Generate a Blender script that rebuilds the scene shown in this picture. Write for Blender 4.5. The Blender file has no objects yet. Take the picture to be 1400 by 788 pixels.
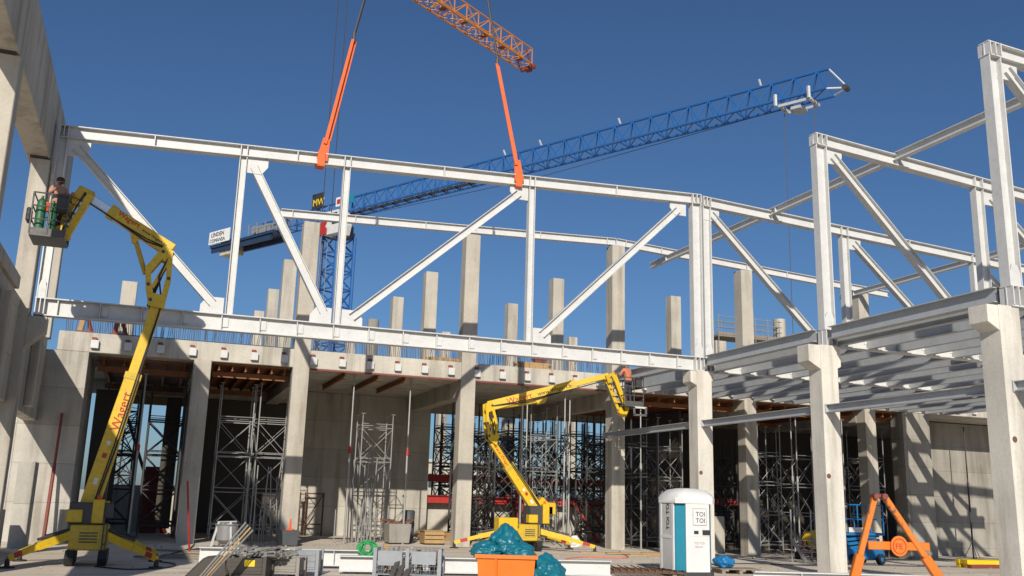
import bpy, bmesh, math, random
from mathutils import Vector as V, Matrix
random.seed(7)
sc = bpy.context.scene
COL = sc.collection
R = math.radians
Zup = V((0, 0, 1))

# ------------------------------------------------------------------ materials
def new_mat(name):
    m = bpy.data.materials.new(name); m.use_nodes = True
    nt = m.node_tree; nt.nodes.clear()
    out = nt.nodes.new('ShaderNodeOutputMaterial'); b = nt.nodes.new('ShaderNodeBsdfPrincipled')
    nt.links.new(b.outputs[0], out.inputs[0])
    return m, nt, b
def noise(nt, scale, detail=6, rough=.6, stretch=(1, 1, 1), coord='Object'):
    g = nt.nodes.new('ShaderNodeNewGeometry') if coord == 'World' else nt.nodes.new('ShaderNodeTexCoord')
    mp = nt.nodes.new('ShaderNodeMapping'); mp.inputs['Scale'].default_value = stretch
    nt.links.new(g.outputs['Position' if coord == 'World' else 'Object'], mp.inputs[0])
    n = nt.nodes.new('ShaderNodeTexNoise'); n.inputs['Scale'].default_value = scale
    n.inputs['Detail'].default_value = detail; n.inputs['Roughness'].default_value = rough
    nt.links.new(mp.outputs[0], n.inputs['Vector'])
    return n.outputs['Fac']
def ramp(nt, fac, stops):
    r = nt.nodes.new('ShaderNodeValToRGB'); e = r.color_ramp.elements
    while len(e) < len(stops): e.new(.5)
    for k, (p, c) in enumerate(stops):
        e[k].position = p; e[k].color = (*c, 1) if len(c) == 3 else c
    nt.links.new(fac, r.inputs[0]); return r.outputs[0]
def mix(nt, fac, a, b, mode='MIX'):
    m = nt.nodes.new('ShaderNodeMix'); m.data_type = 'RGBA'; m.blend_type = mode
    for k, x in ((0, fac), (6, a), (7, b)):
        if isinstance(x, (int, float)): m.inputs[k].default_value = x
        elif isinstance(x, tuple): m.inputs[k].default_value = (*x, 1)
        else: nt.links.new(x, m.inputs[k])
    return m.outputs[2]
def bump(nt, b, fac, s=.3, d=.02):
    n = nt.nodes.new('ShaderNodeBump'); n.inputs['Strength'].default_value = s; n.inputs['Distance'].default_value = d
    nt.links.new(fac, n.inputs['Height']); nt.links.new(n.outputs[0], b.inputs['Normal'])
def sc3(c, k): return tuple(x * k for x in c)
def concrete(name, col, contrast=1., joints=0):
    m, nt, b = new_mat(name)
    big = noise(nt, .55, 5, .6, coord='World'); st = noise(nt, 2.2, 4, .6, (1, 1, .1), 'World'); fine = noise(nt, 14, 8, .7, coord='World')
    k = .16 * contrast
    c = ramp(nt, big, [(.3, sc3(col, 1 - k)), (.7, sc3(col, 1 + k * .6))])
    c = mix(nt, .8, c, ramp(nt, st, [(.33, (.60, .58, .55)), (.5, (.95, .95, .95)), (.7, (1.06, 1.06, 1.05))]), 'MULTIPLY')
    c = mix(nt, .5, c, ramp(nt, fine, [(.3, (.78, .77, .75)), (.6, (1, 1, 1))]), 'MULTIPLY')
    # pour holes and dark water marks
    sp = noise(nt, 5.5, 2, .5, (1, 1, .5), 'World')
    c = mix(nt, ramp(nt, sp, [(.70, (0, 0, 0)), (.74, (.35, .35, .35))]), c, sc3(col, .55))
    if joints:
        g = nt.nodes.new('ShaderNodeNewGeometry'); br = nt.nodes.new('ShaderNodeTexBrick')
        cb = nt.nodes.new('ShaderNodeSeparateXYZ'); cc = nt.nodes.new('ShaderNodeCombineXYZ')
        nt.links.new(g.outputs['Position'], cb.inputs[0])
        ad = nt.nodes.new('ShaderNodeMath'); nt.links.new(cb.outputs[0], ad.inputs[0]); nt.links.new(cb.outputs[1], ad.inputs[1])
        nt.links.new(ad.outputs[0], cc.inputs[0]); nt.links.new(cb.outputs[2], cc.inputs[1]); nt.links.new(cc.outputs[0], br.inputs[0])
        br.offset = 0; br.inputs['Scale'].default_value = 1; br.inputs['Brick Width'].default_value = 2.4; br.inputs['Row Height'].default_value = 1.3
        br.inputs['Mortar Size'].default_value = .012; br.inputs['Mortar'].default_value = (.6, .6, .6, 1)
        br.inputs['Color1'].default_value = (1, 1, 1, 1); br.inputs['Color2'].default_value = (.80, .80, .80, 1)
        c = mix(nt, 1., c, br.outputs['Color'], 'MULTIPLY')
    nt.links.new(c, b.inputs['Base Color']); b.inputs['Roughness'].default_value = .88
    bump(nt, b, fine, .35, .02)
    return m
def paint(name, col, rough=.45, dirt=.35, rust=0., metal=0., dcol=(.12, .1, .08), rcol=(.17, .07, .03), bs=.15):
    m, nt, b = new_mat(name)
    a = noise(nt, 1.7, 6, .65); f = noise(nt, 11, 6, .7)
    c = ramp(nt, a, [(.3, sc3(col, .86)), (.7, col)])
    c = mix(nt, ramp(nt, f, [(.5, (0, 0, 0)), (.78, (dirt, dirt, dirt))]), c, dcol)
    if rust:
        rr = noise(nt, 3.2, 7, .7)
        lo = .72 - .3 * rust
        c = mix(nt, ramp(nt, rr, [(lo, (0, 0, 0)), (lo + .08, (1, 1, 1))]), c, rcol)
    nt.links.new(c, b.inputs['Base Color']); b.inputs['Metallic'].default_value = metal
    nt.links.new(ramp(nt, f, [(.3, (rough * .8,) * 3), (.7, (min(1, rough * 1.3),) * 3)]), b.inputs['Roughness'])
    bump(nt, b, f, bs, .006)
    return m
M = {}
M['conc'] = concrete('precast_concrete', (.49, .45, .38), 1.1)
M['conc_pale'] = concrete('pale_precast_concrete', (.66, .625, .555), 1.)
M['conc_joint'] = concrete('formed_concrete', (.52, .485, .42), 1.2, 1)
M['conc_slab'] = concrete('slab_concrete', (.53, .495, .425), 1.1)
M['conc_dark'] = concrete('old_concrete', (.3, .28, .25), 1.2)
M['white'] = paint('white_steel_paint', (.63, .63, .615), .42, .22, .16, rcol=(.46, .38, .24))
M['zinc'] = paint('grey_steel_with_shade', (.44, .46, .475), .5, .2)  # grey base also carries the shade on floor beam sides and undersides
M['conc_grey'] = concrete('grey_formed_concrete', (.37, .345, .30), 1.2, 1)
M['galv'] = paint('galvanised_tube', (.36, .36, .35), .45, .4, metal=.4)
M['basket'] = paint('worn_basket_steel', (.085, .085, .083), .5, .5)
M['fitting'] = paint('dull_fitting_steel', (.20, .195, .18), .6, .6, .15)
M['steel_dark'] = paint('shade_dark_tube', (.045, .045, .046), .6, .4, .25)  # near-black base paints in the shade on silhouetted tower tubes
M['yellow'] = paint('yellow_paint', (.74, .475, .015), .42, .5)
M['yellow_dirty'] = paint('worn_yellow_paint', (.62, .42, .03), .5, .6)
M['red'] = paint('red_paint', (.42, .025, .02), .45, .3)
M['redbrown'] = paint('red_brown_steel', (.22, .045, .03), .6, .4)
M['orange'] = paint('orange_paint', (.74, .175, .008), .42, .22)
M['orange_worn'] = paint('worn_orange_paint', (.70, .19, .015), .6, .4, .75)
M['orange_crane'] = paint('orange_crane_paint', (.58, .22, .05), .5, .4)
M['blue'] = paint('crane_blue_paint', (.016, .115, .36), .42, .25)
M['blue_dark'] = paint('dark_blue_paint', (.012, .035, .085), .5, .4)
M['blue_lift'] = paint('lift_blue_paint', (.01, .17, .42), .4, .3)
M['black'] = paint('black_rubber', (.022, .022, .024), .6, .3, dcol=(.08, .075, .07))
M['dark'] = paint('dark_steel', (.05, .05, .052), .5, .35)
M['grey_plastic'] = paint('dark_grey_plastic', (.07, .075, .085), .5, .3)
M['wood'] = paint('plank_wood', (.42, .27, .12), .75, .5)
M['wood_grey'] = paint('weathered_plank', (.27, .22, .17), .8, .6)
M['dark_panel_shade'] = paint('dark_panel_and_bay_shade', (.045, .036, .028), .6, .5)  # near-black base puts the bays' deep shade into the walls; also dark panels
M['ply'] = paint('orange_formwork_ply', (.26, .095, .03), .65, .5)
M['rebar'] = paint('rusty_rebar', (.15, .075, .045), .8, .5)
M['rebar_blue'] = paint('starter_bar_steel', (.09, .085, .10), .7, .4)
M['teal'] = paint('teal_plastic', (.015, .225, .33), .38, .15)
M['white_plastic'] = paint('white_plastic', (.72, .72, .705), .4, .1)
M['grey_panel'] = paint('grey_panel', (.60, .59, .57), .5, .2)
M['bag'] = paint('teal_plastic_film', (.008, .15, .21), .34, .2, bs=.4)
M['sling'] = paint('orange_webbing', (.80, .145, .035), .7, .25)
M['wire'] = paint('wire_rope', (.06, .055, .06), .55, .3)
M['chrome'] = paint('bright_rod', (.55, .57, .60), .22, .1, metal=.9)
M['green'] = paint('green_rope', (.03, .35, .10), .7, .3)
M['green_d'] = paint('green_steel', (.02, .13, .05), .5, .4)
M['skin'] = paint('skin', (.48, .24, .16), .55, .05)
M['hair'] = paint('brown_hair', (.05, .022, .014), .7, .1)
M['trouser'] = paint('dark_work_cloth', (.035, .037, .05), .85, .3)
M['shirt'] = paint('tan_shirt', (.50, .27, .19), .85, .2)
M['shirt_or'] = paint('faded_orange_shirt', (.60, .20, .11), .85, .2)
M['hivis'] = paint('bright_orange_cloth', (.9, .12, .03), .8, .1)
M['boot'] = paint('brown_boot', (.06, .035, .02), .7, .4)
M['ink'] = paint('black_print', (.03, .03, .032), .6, .05)
M['ink_red'] = paint('red_print', (.50, .03, .015), .5, .05)
M['ink_pink'] = paint('pink_print', (.55, .30, .34), .6, .1)
M['sign_yellow'] = paint('yellow_print', (.8, .55, .01), .5, .1)
M['sheet'] = paint('brown_tarp', (.07, .06, .05), .7, .5)
M['mesh_galv'] = paint('zinc_mesh', (.30, .32, .34), .4, .3, metal=.4)
M['glass'] = paint('tinted_glass', (.03, .05, .06), .1, .1)
M['rubble'] = paint('rubble_bits', (.34, .30, .25), .9, .5)

# ------------------------------------------------------------------ mesh builder
class MB:
    def __init__(self): self.v = []; self.f = []
    def add(self, vs, fs):
        n = len(self.v); self.v += [V(p) for p in vs]; self.f += [tuple(n + i for i in q) for q in fs]; return self
    def box(self, x0, x1, y0, y1, z0, z1):
        return self.add([(x0, y0, z0), (x1, y0, z0), (x1, y1, z0), (x0, y1, z0), (x0, y0, z1), (x1, y0, z1), (x1, y1, z1), (x0, y1, z1)],
                        [(0, 3, 2, 1), (4, 5, 6, 7), (0, 1, 5, 4), (1, 2, 6, 5), (2, 3, 7, 6), (3, 0, 4, 7)])
    def prof(self, pts, p0, p1, side, up):
        p0, p1 = V(p0), V(p1); n = len(pts)
        a = [p0 + side * x + up * y for x, y in pts]; b = [p1 + side * x + up * y for x, y in pts]
        return self.add(a + b, [(i, (i + 1) % n, n + (i + 1) % n, n + i) for i in range(n)] + [tuple(range(n))[::-1], tuple(range(n, 2 * n))])
    def frame(self, p0, p1, up):
        d = (V(p1) - V(p0)).normalized(); up = V(up); s = d.cross(up)
        if s.length < 1e-4: s = d.cross(V((0, 1, 0)))
        s.normalize(); return d, s, s.cross(d).normalized()
    def bar(self, p0, p1, w, h, up=(0, 0, 1)):
        d, s, u = self.frame(p0, p1, up); w /= 2; h /= 2
        return self.prof([(-w, -h), (w, -h), (w, h), (-w, h)], p0, p1, s, u)
    def taper(self, p0, p1, w0, h0, w1, h1, up=(0, 0, 1)):
        d, s, u = self.frame(p0, p1, up); p0, p1 = V(p0), V(p1)
        q = [(-1, -1), (1, -1), (1, 1), (-1, 1)]
        return self.add([p0 + s * a * w0 / 2 + u * b * h0 / 2 for a, b in q] + [p1 + s * a * w1 / 2 + u * b * h1 / 2 for a, b in q],
                        [(0, 1, 5, 4), (1, 2, 6, 5), (2, 3, 7, 6), (3, 0, 4, 7), (3, 2, 1, 0), (4, 5, 6, 7)])
    def hb(self, p0, p1, d, b, tf, tw, up=(0, 0, 1)):
        dd, s, u = self.frame(p0, p1, up); b /= 2; h = d / 2; w = tw / 2
        return self.prof([(-b, -h), (b, -h), (b, -h + tf), (w, -h + tf), (w, h - tf), (b, h - tf), (b, h), (-b, h), (-b, h - tf), (-w, h - tf), (-w, -h + tf), (-b, -h + tf)], p0, p1, s, u)
    def tube(self, p0, p1, r, n=8, r1=None):
        d, s, u = self.frame(p0, p1, (0, 0, 1)); r1 = r if r1 is None else r1; p0, p1 = V(p0), V(p1)
        c = [(math.cos(2 * math.pi * k / n), math.sin(2 * math.pi * k / n)) for k in range(n)]
        return self.add([p0 + (s * x + u * y) * r for x, y in c] + [p1 + (s * x + u * y) * r1 for x, y in c],
                        [(i, (i + 1) % n, n + (i + 1) % n, n + i) for i in range(n)] + [tuple(range(n))[::-1], tuple(range(n, 2 * n))])
    def path(self, pts, r, n=6):
        for a, b in zip(pts[:-1], pts[1:]): self.tube(a, b, r, n)
        return self
    def ext(self, pts, vec):            # polygon of 3-D points pushed along vec
        n = len(pts); vec = V(vec)
        return self.add([V(p) for p in pts] + [V(p) + vec for p in pts], [(i, (i + 1) % n, n + (i + 1) % n, n + i) for i in range(n)] + [tuple(range(n))[::-1], tuple(range(n, 2 * n))])
    def lathe(self, c, prof, n=20, axis=None):
        c = V(c); vs = []; k = len(prof)
        for i in range(n):
            a = 2 * math.pi * i / n
            for r, z in prof: vs.append(c + V((math.cos(a) * r, math.sin(a) * r, z)))
        fs = [(i * k + j, ((i + 1) % n) * k + j, ((i + 1) % n) * k + j + 1, i * k + j + 1) for i in range(n) for j in range(k - 1)]
        fs += [tuple(i * k for i in range(n))[::-1], tuple(i * k + k - 1 for i in range(n))]
        return self.add(vs, fs)
    def join(self, o): return self.add(o.v, o.f)
    def xf(self, m): self.v = [m @ p for p in self.v]; return self
MW = {}
def wm(o): return MW.get(o.name, Matrix())
def raw(name, mb, mat, smooth=False, bev=0, seg=1):
    me = bpy.data.meshes.new(name); bm = bmesh.new()
    vs = [bm.verts.new(p) for p in mb.v]
    for f in mb.f:
        try: bm.faces.new([vs[i] for i in f])
        except ValueError: pass
    bmesh.ops.recalc_face_normals(bm, faces=bm.faces[:])
    if bev:
        es = [e for e in bm.edges if len(e.link_faces) == 2 and e.calc_face_angle(0) > .6]
        bmesh.ops.bevel(bm, geom=es, offset=bev, segments=seg, affect='EDGES', profile=.5)
    if smooth == 2:
        for f in bm.faces: f.smooth = True
    elif smooth:
        for f in bm.faces: f.smooth = True
        for e in bm.edges:
            if len(e.link_faces) == 2 and e.calc_face_angle(0) > .7: e.smooth = False
    bm.to_mesh(me); bm.free(); me.materials.append(mat)
    o = bpy.data.objects.new(name, me); COL.objects.link(o); return o
def tag(o, label=None, cat=None, group=None, kind=None):
    for k, x in (('label', label), ('category', cat), ('group', group), ('kind', kind)):
        if x: o[k] = x
    return o
def thing(name, label, cat, loc=(0, 0, 0), rz=0, group=None):
    o = bpy.data.objects.new(name, None); COL.objects.link(o); o.empty_display_size = .2
    o.location = loc; o.rotation_euler = (0, 0, rz)
    MW[o.name] = Matrix.Translation(V(loc)) @ Matrix.Rotation(rz, 4, 'Z')
    return tag(o, label, cat, group)
def part(name, mb, mat, parent, local=False, smooth=False, bev=0, label=None, seg=1):
    if not local: mb.xf(wm(parent).inverted())
    o = raw(name, mb, mat, smooth, bev, seg); o.parent = parent; MW[o.name] = wm(parent)
    if label: o['label'] = label
    return o
def solo(name, mb, mat, label, cat=None, group=None, kind=None, smooth=False, bev=0, seg=1):
    xs = [p.x for p in mb.v]; ys = [p.y for p in mb.v]; zs = [p.z for p in mb.v]
    c = V(((min(xs) + max(xs)) / 2, (min(ys) + max(ys)) / 2, min(zs)))
    mb.xf(Matrix.Translation(-c)); o = raw(name, mb, mat, smooth, bev, seg); o.location = c
    MW[o.name] = Matrix.Translation(c)
    return tag(o, label, cat, group, kind)
def dup(root, loc, rz=0, label=None, group=None):
    r = root.copy(); COL.objects.link(r); r.location = loc; r.rotation_euler = (0, 0, rz)
    MW[r.name] = Matrix.Translation(V(loc)) @ Matrix.Rotation(rz, 4, 'Z')
    if label: r['label'] = label
    if group: r['group'] = group
    for ch in list(root.children):
        c = ch.copy(); COL.objects.link(c); c.parent = r
        for g in list(ch.children):
            d = g.copy(); COL.objects.link(d); d.parent = c
    return r
def text(body, size, org, right, up, ext=.004, align='LEFT'):
    cu = bpy.data.curves.new('lettering', 'FONT'); cu.body = body; cu.size = size; cu.extrude = ext; cu.align_x = align; cu.resolution_u = 2
    ob = bpy.data.objects.new('lettering', cu); COL.objects.link(ob)
    me = bpy.data.meshes.new_from_object(ob.evaluated_get(bpy.context.evaluated_depsgraph_get()))
    r = V(right).normalized(); u = V(up).normalized(); n = r.cross(u); org = V(org)
    mb = MB().add([org + r * p.co.x + u * p.co.y + n * p.co.z for p in me.vertices], [tuple(p.vertices) for p in me.polygons])
    bpy.data.objects.remove(ob); bpy.data.curves.remove(cu); bpy.data.meshes.remove(me)
    return mb
def gz(s, t):                            # the site falls away a little to the right
    a = min(1, max(0, (s + 3) / 15)); b = min(1, max(0, (t + 6) / 12))
    return -.40 * a * a * (3 - 2 * a) * b * b * (3 - 2 * b)

# ------------------------------------------------------------------ camera, sky, sun
TH = R(20.5); PI = math.pi
F0 = V((math.sin(TH), math.cos(TH), 0)); R0 = V((math.cos(TH), -math.sin(TH), 0))
pt, ro = R(12.77), R(1.6)
fw = F0 * math.cos(pt) + Zup * math.sin(pt); u0 = -F0 * math.sin(pt) + Zup * math.cos(pt)
cr = R0 * math.cos(ro) + u0 * math.sin(ro); cu_ = -R0 * math.sin(ro) + u0 * math.cos(ro)
cam = bpy.data.cameras.new('camera'); co = bpy.data.objects.new('camera', cam); COL.objects.link(co)
mm = Matrix((cr, cu_, -fw)).transposed().to_4x4(); mm.translation = V((-17.73, -28.28, 1.8)); co.matrix_world = mm
cam.sensor_width = 36; cam.lens = 1280 / 1400 * 36; cam.clip_end = 4000; cam.clip_start = .1
sc.camera = co
D = V((.36, 1, -.52)).normalized()
sl = bpy.data.lights.new('sun', 'SUN'); so = bpy.data.objects.new('sun', sl); COL.objects.link(so)
so.rotation_euler = D.to_track_quat('-Z', 'Y').to_euler(); sl.energy = 4.7; sl.angle = R(.53); sl.color = (1, .93, .82)
so.location = (-30, -60, 40)
w = bpy.data.worlds.new('World'); sc.world = w; w.use_nodes = True
nt = w.node_tree; bg = nt.nodes['Background']; sky = nt.nodes.new('ShaderNodeTexSky'); sky.sky_type = 'NISHITA'
sky.sun_disc = False; sky.sun_elevation = math.asin(-D.z); sky.sun_rotation = math.atan2(-D.x, -D.y)
sky.altitude = 0; sky.air_density = 1.0; sky.dust_density = .8; sky.ozone_density = 8.0
nt.links.new(sky.outputs[0], bg.inputs[0]); bg.inputs[1].default_value = .076
sc.view_settings.view_transform = 'Standard'; sc.view_settings.look = 'None'; sc.view_settings.gamma = 1; sc.view_settings.exposure = 0
sc.view_settings.use_curve_mapping = False
sc.cycles.max_bounces = 6; sc.cycles.diffuse_bounces = 2; sc.cycles.glossy_bounces = 3
# ------------------------------------------------------------------ ground
def ground_mat():
    m, nt, b = new_mat('site_ground')
    big = noise(nt, .12, 6, .6, coord='World'); mid = noise(nt, .9, 8, .7, coord='World'); fine = noise(nt, 12, 8, .75, coord='World')
    c = ramp(nt, mid, [(.3, (.57, .50, .41)), (.5, (.74, .665, .56)), (.7, (.82, .75, .65))])
    c = mix(nt, ramp(nt, big, [(.42, (0, 0, 0)), (.6, (.7, .7, .7))]), c, (.68, .57, .43))
    c = mix(nt, .45, c, ramp(nt, fine, [(.3, (.6, .58, .55)), (.62, (1, 1, 1))]), 'MULTIPLY')
    tr_ = noise(nt, .8, 5, .6, (.22, 1.6, 1), 'World')
    c = mix(nt, .75, c, ramp(nt, tr_, [(.36, (.66, .62, .57)), (.5, (1, 1, 1))]), 'MULTIPLY')
    nt.links.new(c, b.inputs['Base Color']); b.inputs['Roughness'].default_value = .95
    bump(nt, b, fine, .6, .03); return m
g = MB(); xs = [-1500, -300, -80, -40] + [-30 + 1.5 * k for k in range(47)] + [60, 120, 400, 1500]
ys = [-300, -80, -45] + [-36 + 1.5 * k for k in range(50)] + [60, 120, 400, 1800]
for y in ys:
    for x in xs: g.v.append(V((x, y, gz(x, y) + (random.uniform(-.012, .012) if -30 < x < 40 and -36 < y < 40 else 0))))
nx = len(xs)
for j in range(len(ys) - 1):
    for i in range(nx - 1): g.f.append((j * nx + i, j * nx + i + 1, (j + 1) * nx + i + 1, (j + 1) * nx + i))
og = raw('ground', g, ground_mat(), True); tag(og, 'dusty pale concrete and earth ground of the building site', kind='structure')

# ------------------------------------------------------------------ concrete columns
def column(s0, s1, t0, t1, z1, label, z0=None, corbels=(), hole=None, mat='conc', group='square concrete columns'):
    z0 = gz((s0 + s1) / 2, t0) - .05 if z0 is None else z0
    t = thing('concrete_column', label, 'column', ((s0 + s1) / 2, (t0 + t1) / 2, z0), group=group)
    part('shaft', MB().box(s0, s1, t0, t1, z0, z1), M[mat], t, bev=.018)
    for side, out, h in corbels:
        x = s0 if side < 0 else s1; y0, y1 = t0 + .03, t1 - .03
        pts = [(x - .01 * side, y0, z1 - .012), (x + side * out, y0, z1 - .012), (x + side * out, y0, z1 - h), (x - .01 * side, y0, z1 - h - out * .55)]
        part('corbel', MB().ext(pts, (0, y1 - y0, 0)), M[mat], t, bev=.012)
    if hole:
        c = V((hole[0], t0, hole[1])); part('sleeve_hole', MB().tube(c + V((0, -.004, 0)), c + V((0, .05, 0)), .07, 14), M['rebar'], t)
    return t
G1 = 'tall front columns of the slab edge'
column(-16.62, -16.0, 7.68, 8.3, 6.55, 'slender front column left of the brown formwork bay, ending under the slab', group=G1)
column(-13.05, -12.43, 7.68, 8.3, 12.28, 'tall front column carrying the left tip of the far roof beam', group=G1)
column(-6.36, -5.74, 7.68, 8.3, 12.62, 'tall front column just left of the right-hand yellow lift', group=G1)
column(.42, 1.04, 7.68, 8.3, 12.98, 'tall front column behind the right lift basket, with the basket shadow on it', group=G1)
column(7.1, 7.72, 7.68, 8.3, 12.6, 'tall column behind the portable toilet, rising past the scaffold platform', group=G1)
column(13.85, 14.47, 7.68, 8.3, 12.2, 'tall column behind the orange A-frame, under the right end of the far roof beam', group=G1)
G2 = 'corbelled columns under the floor beams'
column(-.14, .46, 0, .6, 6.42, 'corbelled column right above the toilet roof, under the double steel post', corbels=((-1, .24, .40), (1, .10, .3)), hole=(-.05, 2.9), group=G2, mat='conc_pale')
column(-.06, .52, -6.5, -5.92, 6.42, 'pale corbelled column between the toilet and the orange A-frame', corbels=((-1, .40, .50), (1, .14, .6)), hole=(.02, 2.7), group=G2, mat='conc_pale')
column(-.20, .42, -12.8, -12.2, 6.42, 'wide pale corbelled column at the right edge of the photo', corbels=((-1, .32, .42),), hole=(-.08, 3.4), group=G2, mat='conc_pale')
G3 = 'columns standing on the upper floor'
for s, tt, z, wd, lb in [
    (-19.35, 14.4, 10.56, .62, 'short white-lit column above the left bay beside starter bars'),
    (-12.63, 27.8, 12.31, .56, 'shortest of the three pale columns clustered left of the tall far-beam column'),
    (-12.6, 21.1, 12.28, .56, 'middle of the three pale columns clustered left of the tall far-beam column'),
    (-12.65, 14.4, 12.31, .6, 'tallest of the three pale columns clustered left of the tall far-beam column'),
    (-5.9, 21.1, 12.55, .6, 'pale column midway between the blue crane mast and the next taller column'),
    (-5.9, 14.4, 12.5, .6, 'cream column with a dark spot, left of the tall column under the far beam'),
    (.85, 21.1, 12.85, .6, 'grey-cream column just left of the third truss post'),
    (.78, 14.4, 12.9, .6, 'tall cream column just right of the third truss post'),
    (7.7, 27.8, 12.5, .6, 'low pale column stub behind the last diagonal of the lifted truss'),
    (7.6, 14.4, 12.68, .6, 'bright column just left of the double white steel post'),
    (10.35, 14.4, 10.5, .66, 'short column stub under the scaffold platform'),
    (14.6, 27.8, 11.9, .6, 'low column stub half hidden left of the bright column by the double post'),
    (-5.8, 34.5, 13.4, .6, 'narrow distant column right beside the blue crane mast'),
    (.9, 34.5, 13.3, .6, 'narrow distant column peeking between two taller columns above the slab')]:
    column(s - wd / 2, s + wd / 2, tt, tt + wd, z, lb, z0=(7.1 if tt < 16 else -.05), group=G3)
rc = thing('concrete_column', 'round weathered column stub right of the blue crane mast', 'column', (-5.79 - .0, 28.1, -.05), group=G3)
part('shaft', MB().lathe((-5.75, 28.1, -.05), [(.36, 0), (.36, 12.5)], 20), M['conc_dark'], rc, smooth=True)
rc2 = thing('concrete_column', 'round pale column at the right end of the scaffold platform', 'column', (14.45, 14.8, 7.15), group=G3)
part('shaft', MB().lathe((14.45, 14.8, 7.15), [(.34, 0), (.34, 4.95)], 24), M['conc'], rc2, smooth=True)

# ------------------------------------------------------------------ slab with brackets
sl_ = thing('concrete_slab', 'upper floor slab with a pale front edge and white seats along it', 'floor slab', (0, 12, 6.5))
part('deck', MB().box(-21.2, 34, 7.74, 17.5, 6.5, 7.2), M['conc_slab'], sl_, bev=.02)
for s in [-20.0 + 1.1 * k for k in range(39)]:
    b = part('bracket', MB().box(s - .13, s + .13, 7.58, 7.745, 6.64, 6.93), M['white'], sl_, bev=.008)
    part('bearing_pad', MB().box(s - .11, s + .05, 7.62, 7.735, 6.935, 7.03), M['redbrown'], b)
for s in (-16.3, -12.75, -6.05, .73, 7.4, 14.1):
    part('downstand_beam', MB().box(s - .28, s + .28, 8.302, 17.3, 5.85, 6.497), M['conc'], sl_)
part('edge_beam', MB().box(-21, 34, 16.7, 17.45, 5.95, 6.496), M['conc'], sl_)
# starter bars along the edge
rb = MB(); rb.path([(0, 0, 0), (0, 0, .62), (.03, .0, .66), (.07, 0, .62), (.07, 0, .0)], .011, 5)
proto = None
for k in range(160):
    s = -21.0 + k * .14 + random.uniform(-.05, .05)
    if any(abs(s - c) < .36 for c in (-12.74, -6.05, .73)): continue
    if proto is None:
        proto = raw('starter_bar', rb, M['rebar_blue']); o = proto
        tag(o, 'thin dark steel starter bar sticking up along the front edge of the upper floor', 'rebar', 'starter bars along the slab edge')
    else:
        o = proto.copy(); COL.objects.link(o)
    o.location = (s, 7.95 + random.uniform(-.05, .1), 7.17); o.rotation_euler = (random.uniform(-.1, .1), random.uniform(-.12, .12), random.uniform(-.6, .6))
    o.scale = (1, 1, random.uniform(.95, 1.25))
# low rail of rebar on the slab
solo('rebar_rail', MB().tube((-19.6, 7.9, 7.24), (-11.9, 7.9, 7.24), .015, 5), M['rebar_blue'], 'long thin bar lying across the starter bars at the left of the slab', 'rebar')

# ------------------------------------------------------------------ walls
def wall(x0, x1, y0, y1, z0, z1, label, mat='conc_joint', name='concrete_wall'):
    return solo(name, MB().box(x0, x1, y0, y1, z0, z1), M[mat], label, 'wall', bev=.01)
wall(-32.0, -20.15, 7.70, 12.0, -.1, 6.497, 'sunlit and shadowed front wall at the far left, left of the left lift')
wall(-11.3, -5.2, 16.0, 16.6, -.1, 6.49, 'tall grey back wall behind the bright scaffold tower')
wall(-16.4, -11.32, 16.6, 16.9, -.1, 5.94, 'back wall of the bay with brown formwork, coloured near black for its shade', 'dark_panel_shade')
wall(-16.55, -16.42, 9.2, 16.5, -.1, 6.2, 'side wall of the bay with brown formwork, coloured near black for its shade', 'dark_panel_shade')
wall(-20.1, -16.45, 16.9, 17.3, -.1, 2.0, 'low wall across the back of the left bay', 'conc_slab')
wall(-5.15, 5.4, 16.9, 17.3, -.45, 1.95, 'low pale wall behind the right yellow lift', 'conc_slab')
wall(5.5, 30, 16.0, 16.5, -.6, 5.94, 'back wall behind the toilet and right columns, coloured near black for its shade', 'dark_panel_shade')  # wall colour carries the deep shade under the slab
wall(5.35, 5.49, 10.5, 15.9, -.6, 6.2, 'side wall behind the corbelled toilet column, coloured near black for its shade', 'dark_panel_shade')
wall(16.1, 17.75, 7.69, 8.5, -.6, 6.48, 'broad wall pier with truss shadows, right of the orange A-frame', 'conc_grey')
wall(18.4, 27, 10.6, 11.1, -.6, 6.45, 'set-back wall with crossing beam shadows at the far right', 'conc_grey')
# left side: wall, columns, girder
lw = thing('side_wall', 'shaded side wall with pilasters along the left edge', 'wall', (-21.7, -1, 0))
part('spandrel', MB().box(-21.95, -21.52, -16, 7.69, 4.0, 6.85), M['conc_joint'], lw, bev=.015); part('upstand', MB().box(-21.95, -21.5, -16, 3.0, -.1, 1.15), M['conc_joint'], lw, bev=.015)
for t in (-3.4, 3.6): part('pilaster', MB().box(-21.515, -21.28, t, t + .55, 4.2, 6.4), M['conc'], lw, bev=.015)
part('ledge', MB().box(-22.05, -21.42, -15.9, -1.2, 6.853, 7.2), M['conc'], lw, bev=.02)
G4 = 'tall columns of the left row'
column(-21.76, -21.27, -.02, .55, 10.88, 'left column striped by truss shadows behind the lift basket', z0=-.05, group=G4, corbels=())
column(-21.78, -21.25, -7.0, -6.45, 10.88, 'nearest left column, cut by the left edge of the photo', z0=-.05, group=G4)
column(-21.95, -21.47, 7.72, 8.2, 11.6, 'slim pale column behind the left end post of the lifted truss', z0=6.9, group=G4)
gd = thing('roof_girder', 'deep concrete girder over the left columns at the top left', 'girder', (-21.6, -6, 10.9))
part('girder_body', MB().box(-21.92, -21.30, -16, 5.8, 10.95, 12.95), M['conc'], gd, bev=.02)
for t in (-6.73, .25): part('bearing_pad', MB().box(-21.8, -21.36, t - .3, t + .3, 10.882, 10.947), M['dark'], gd)
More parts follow.
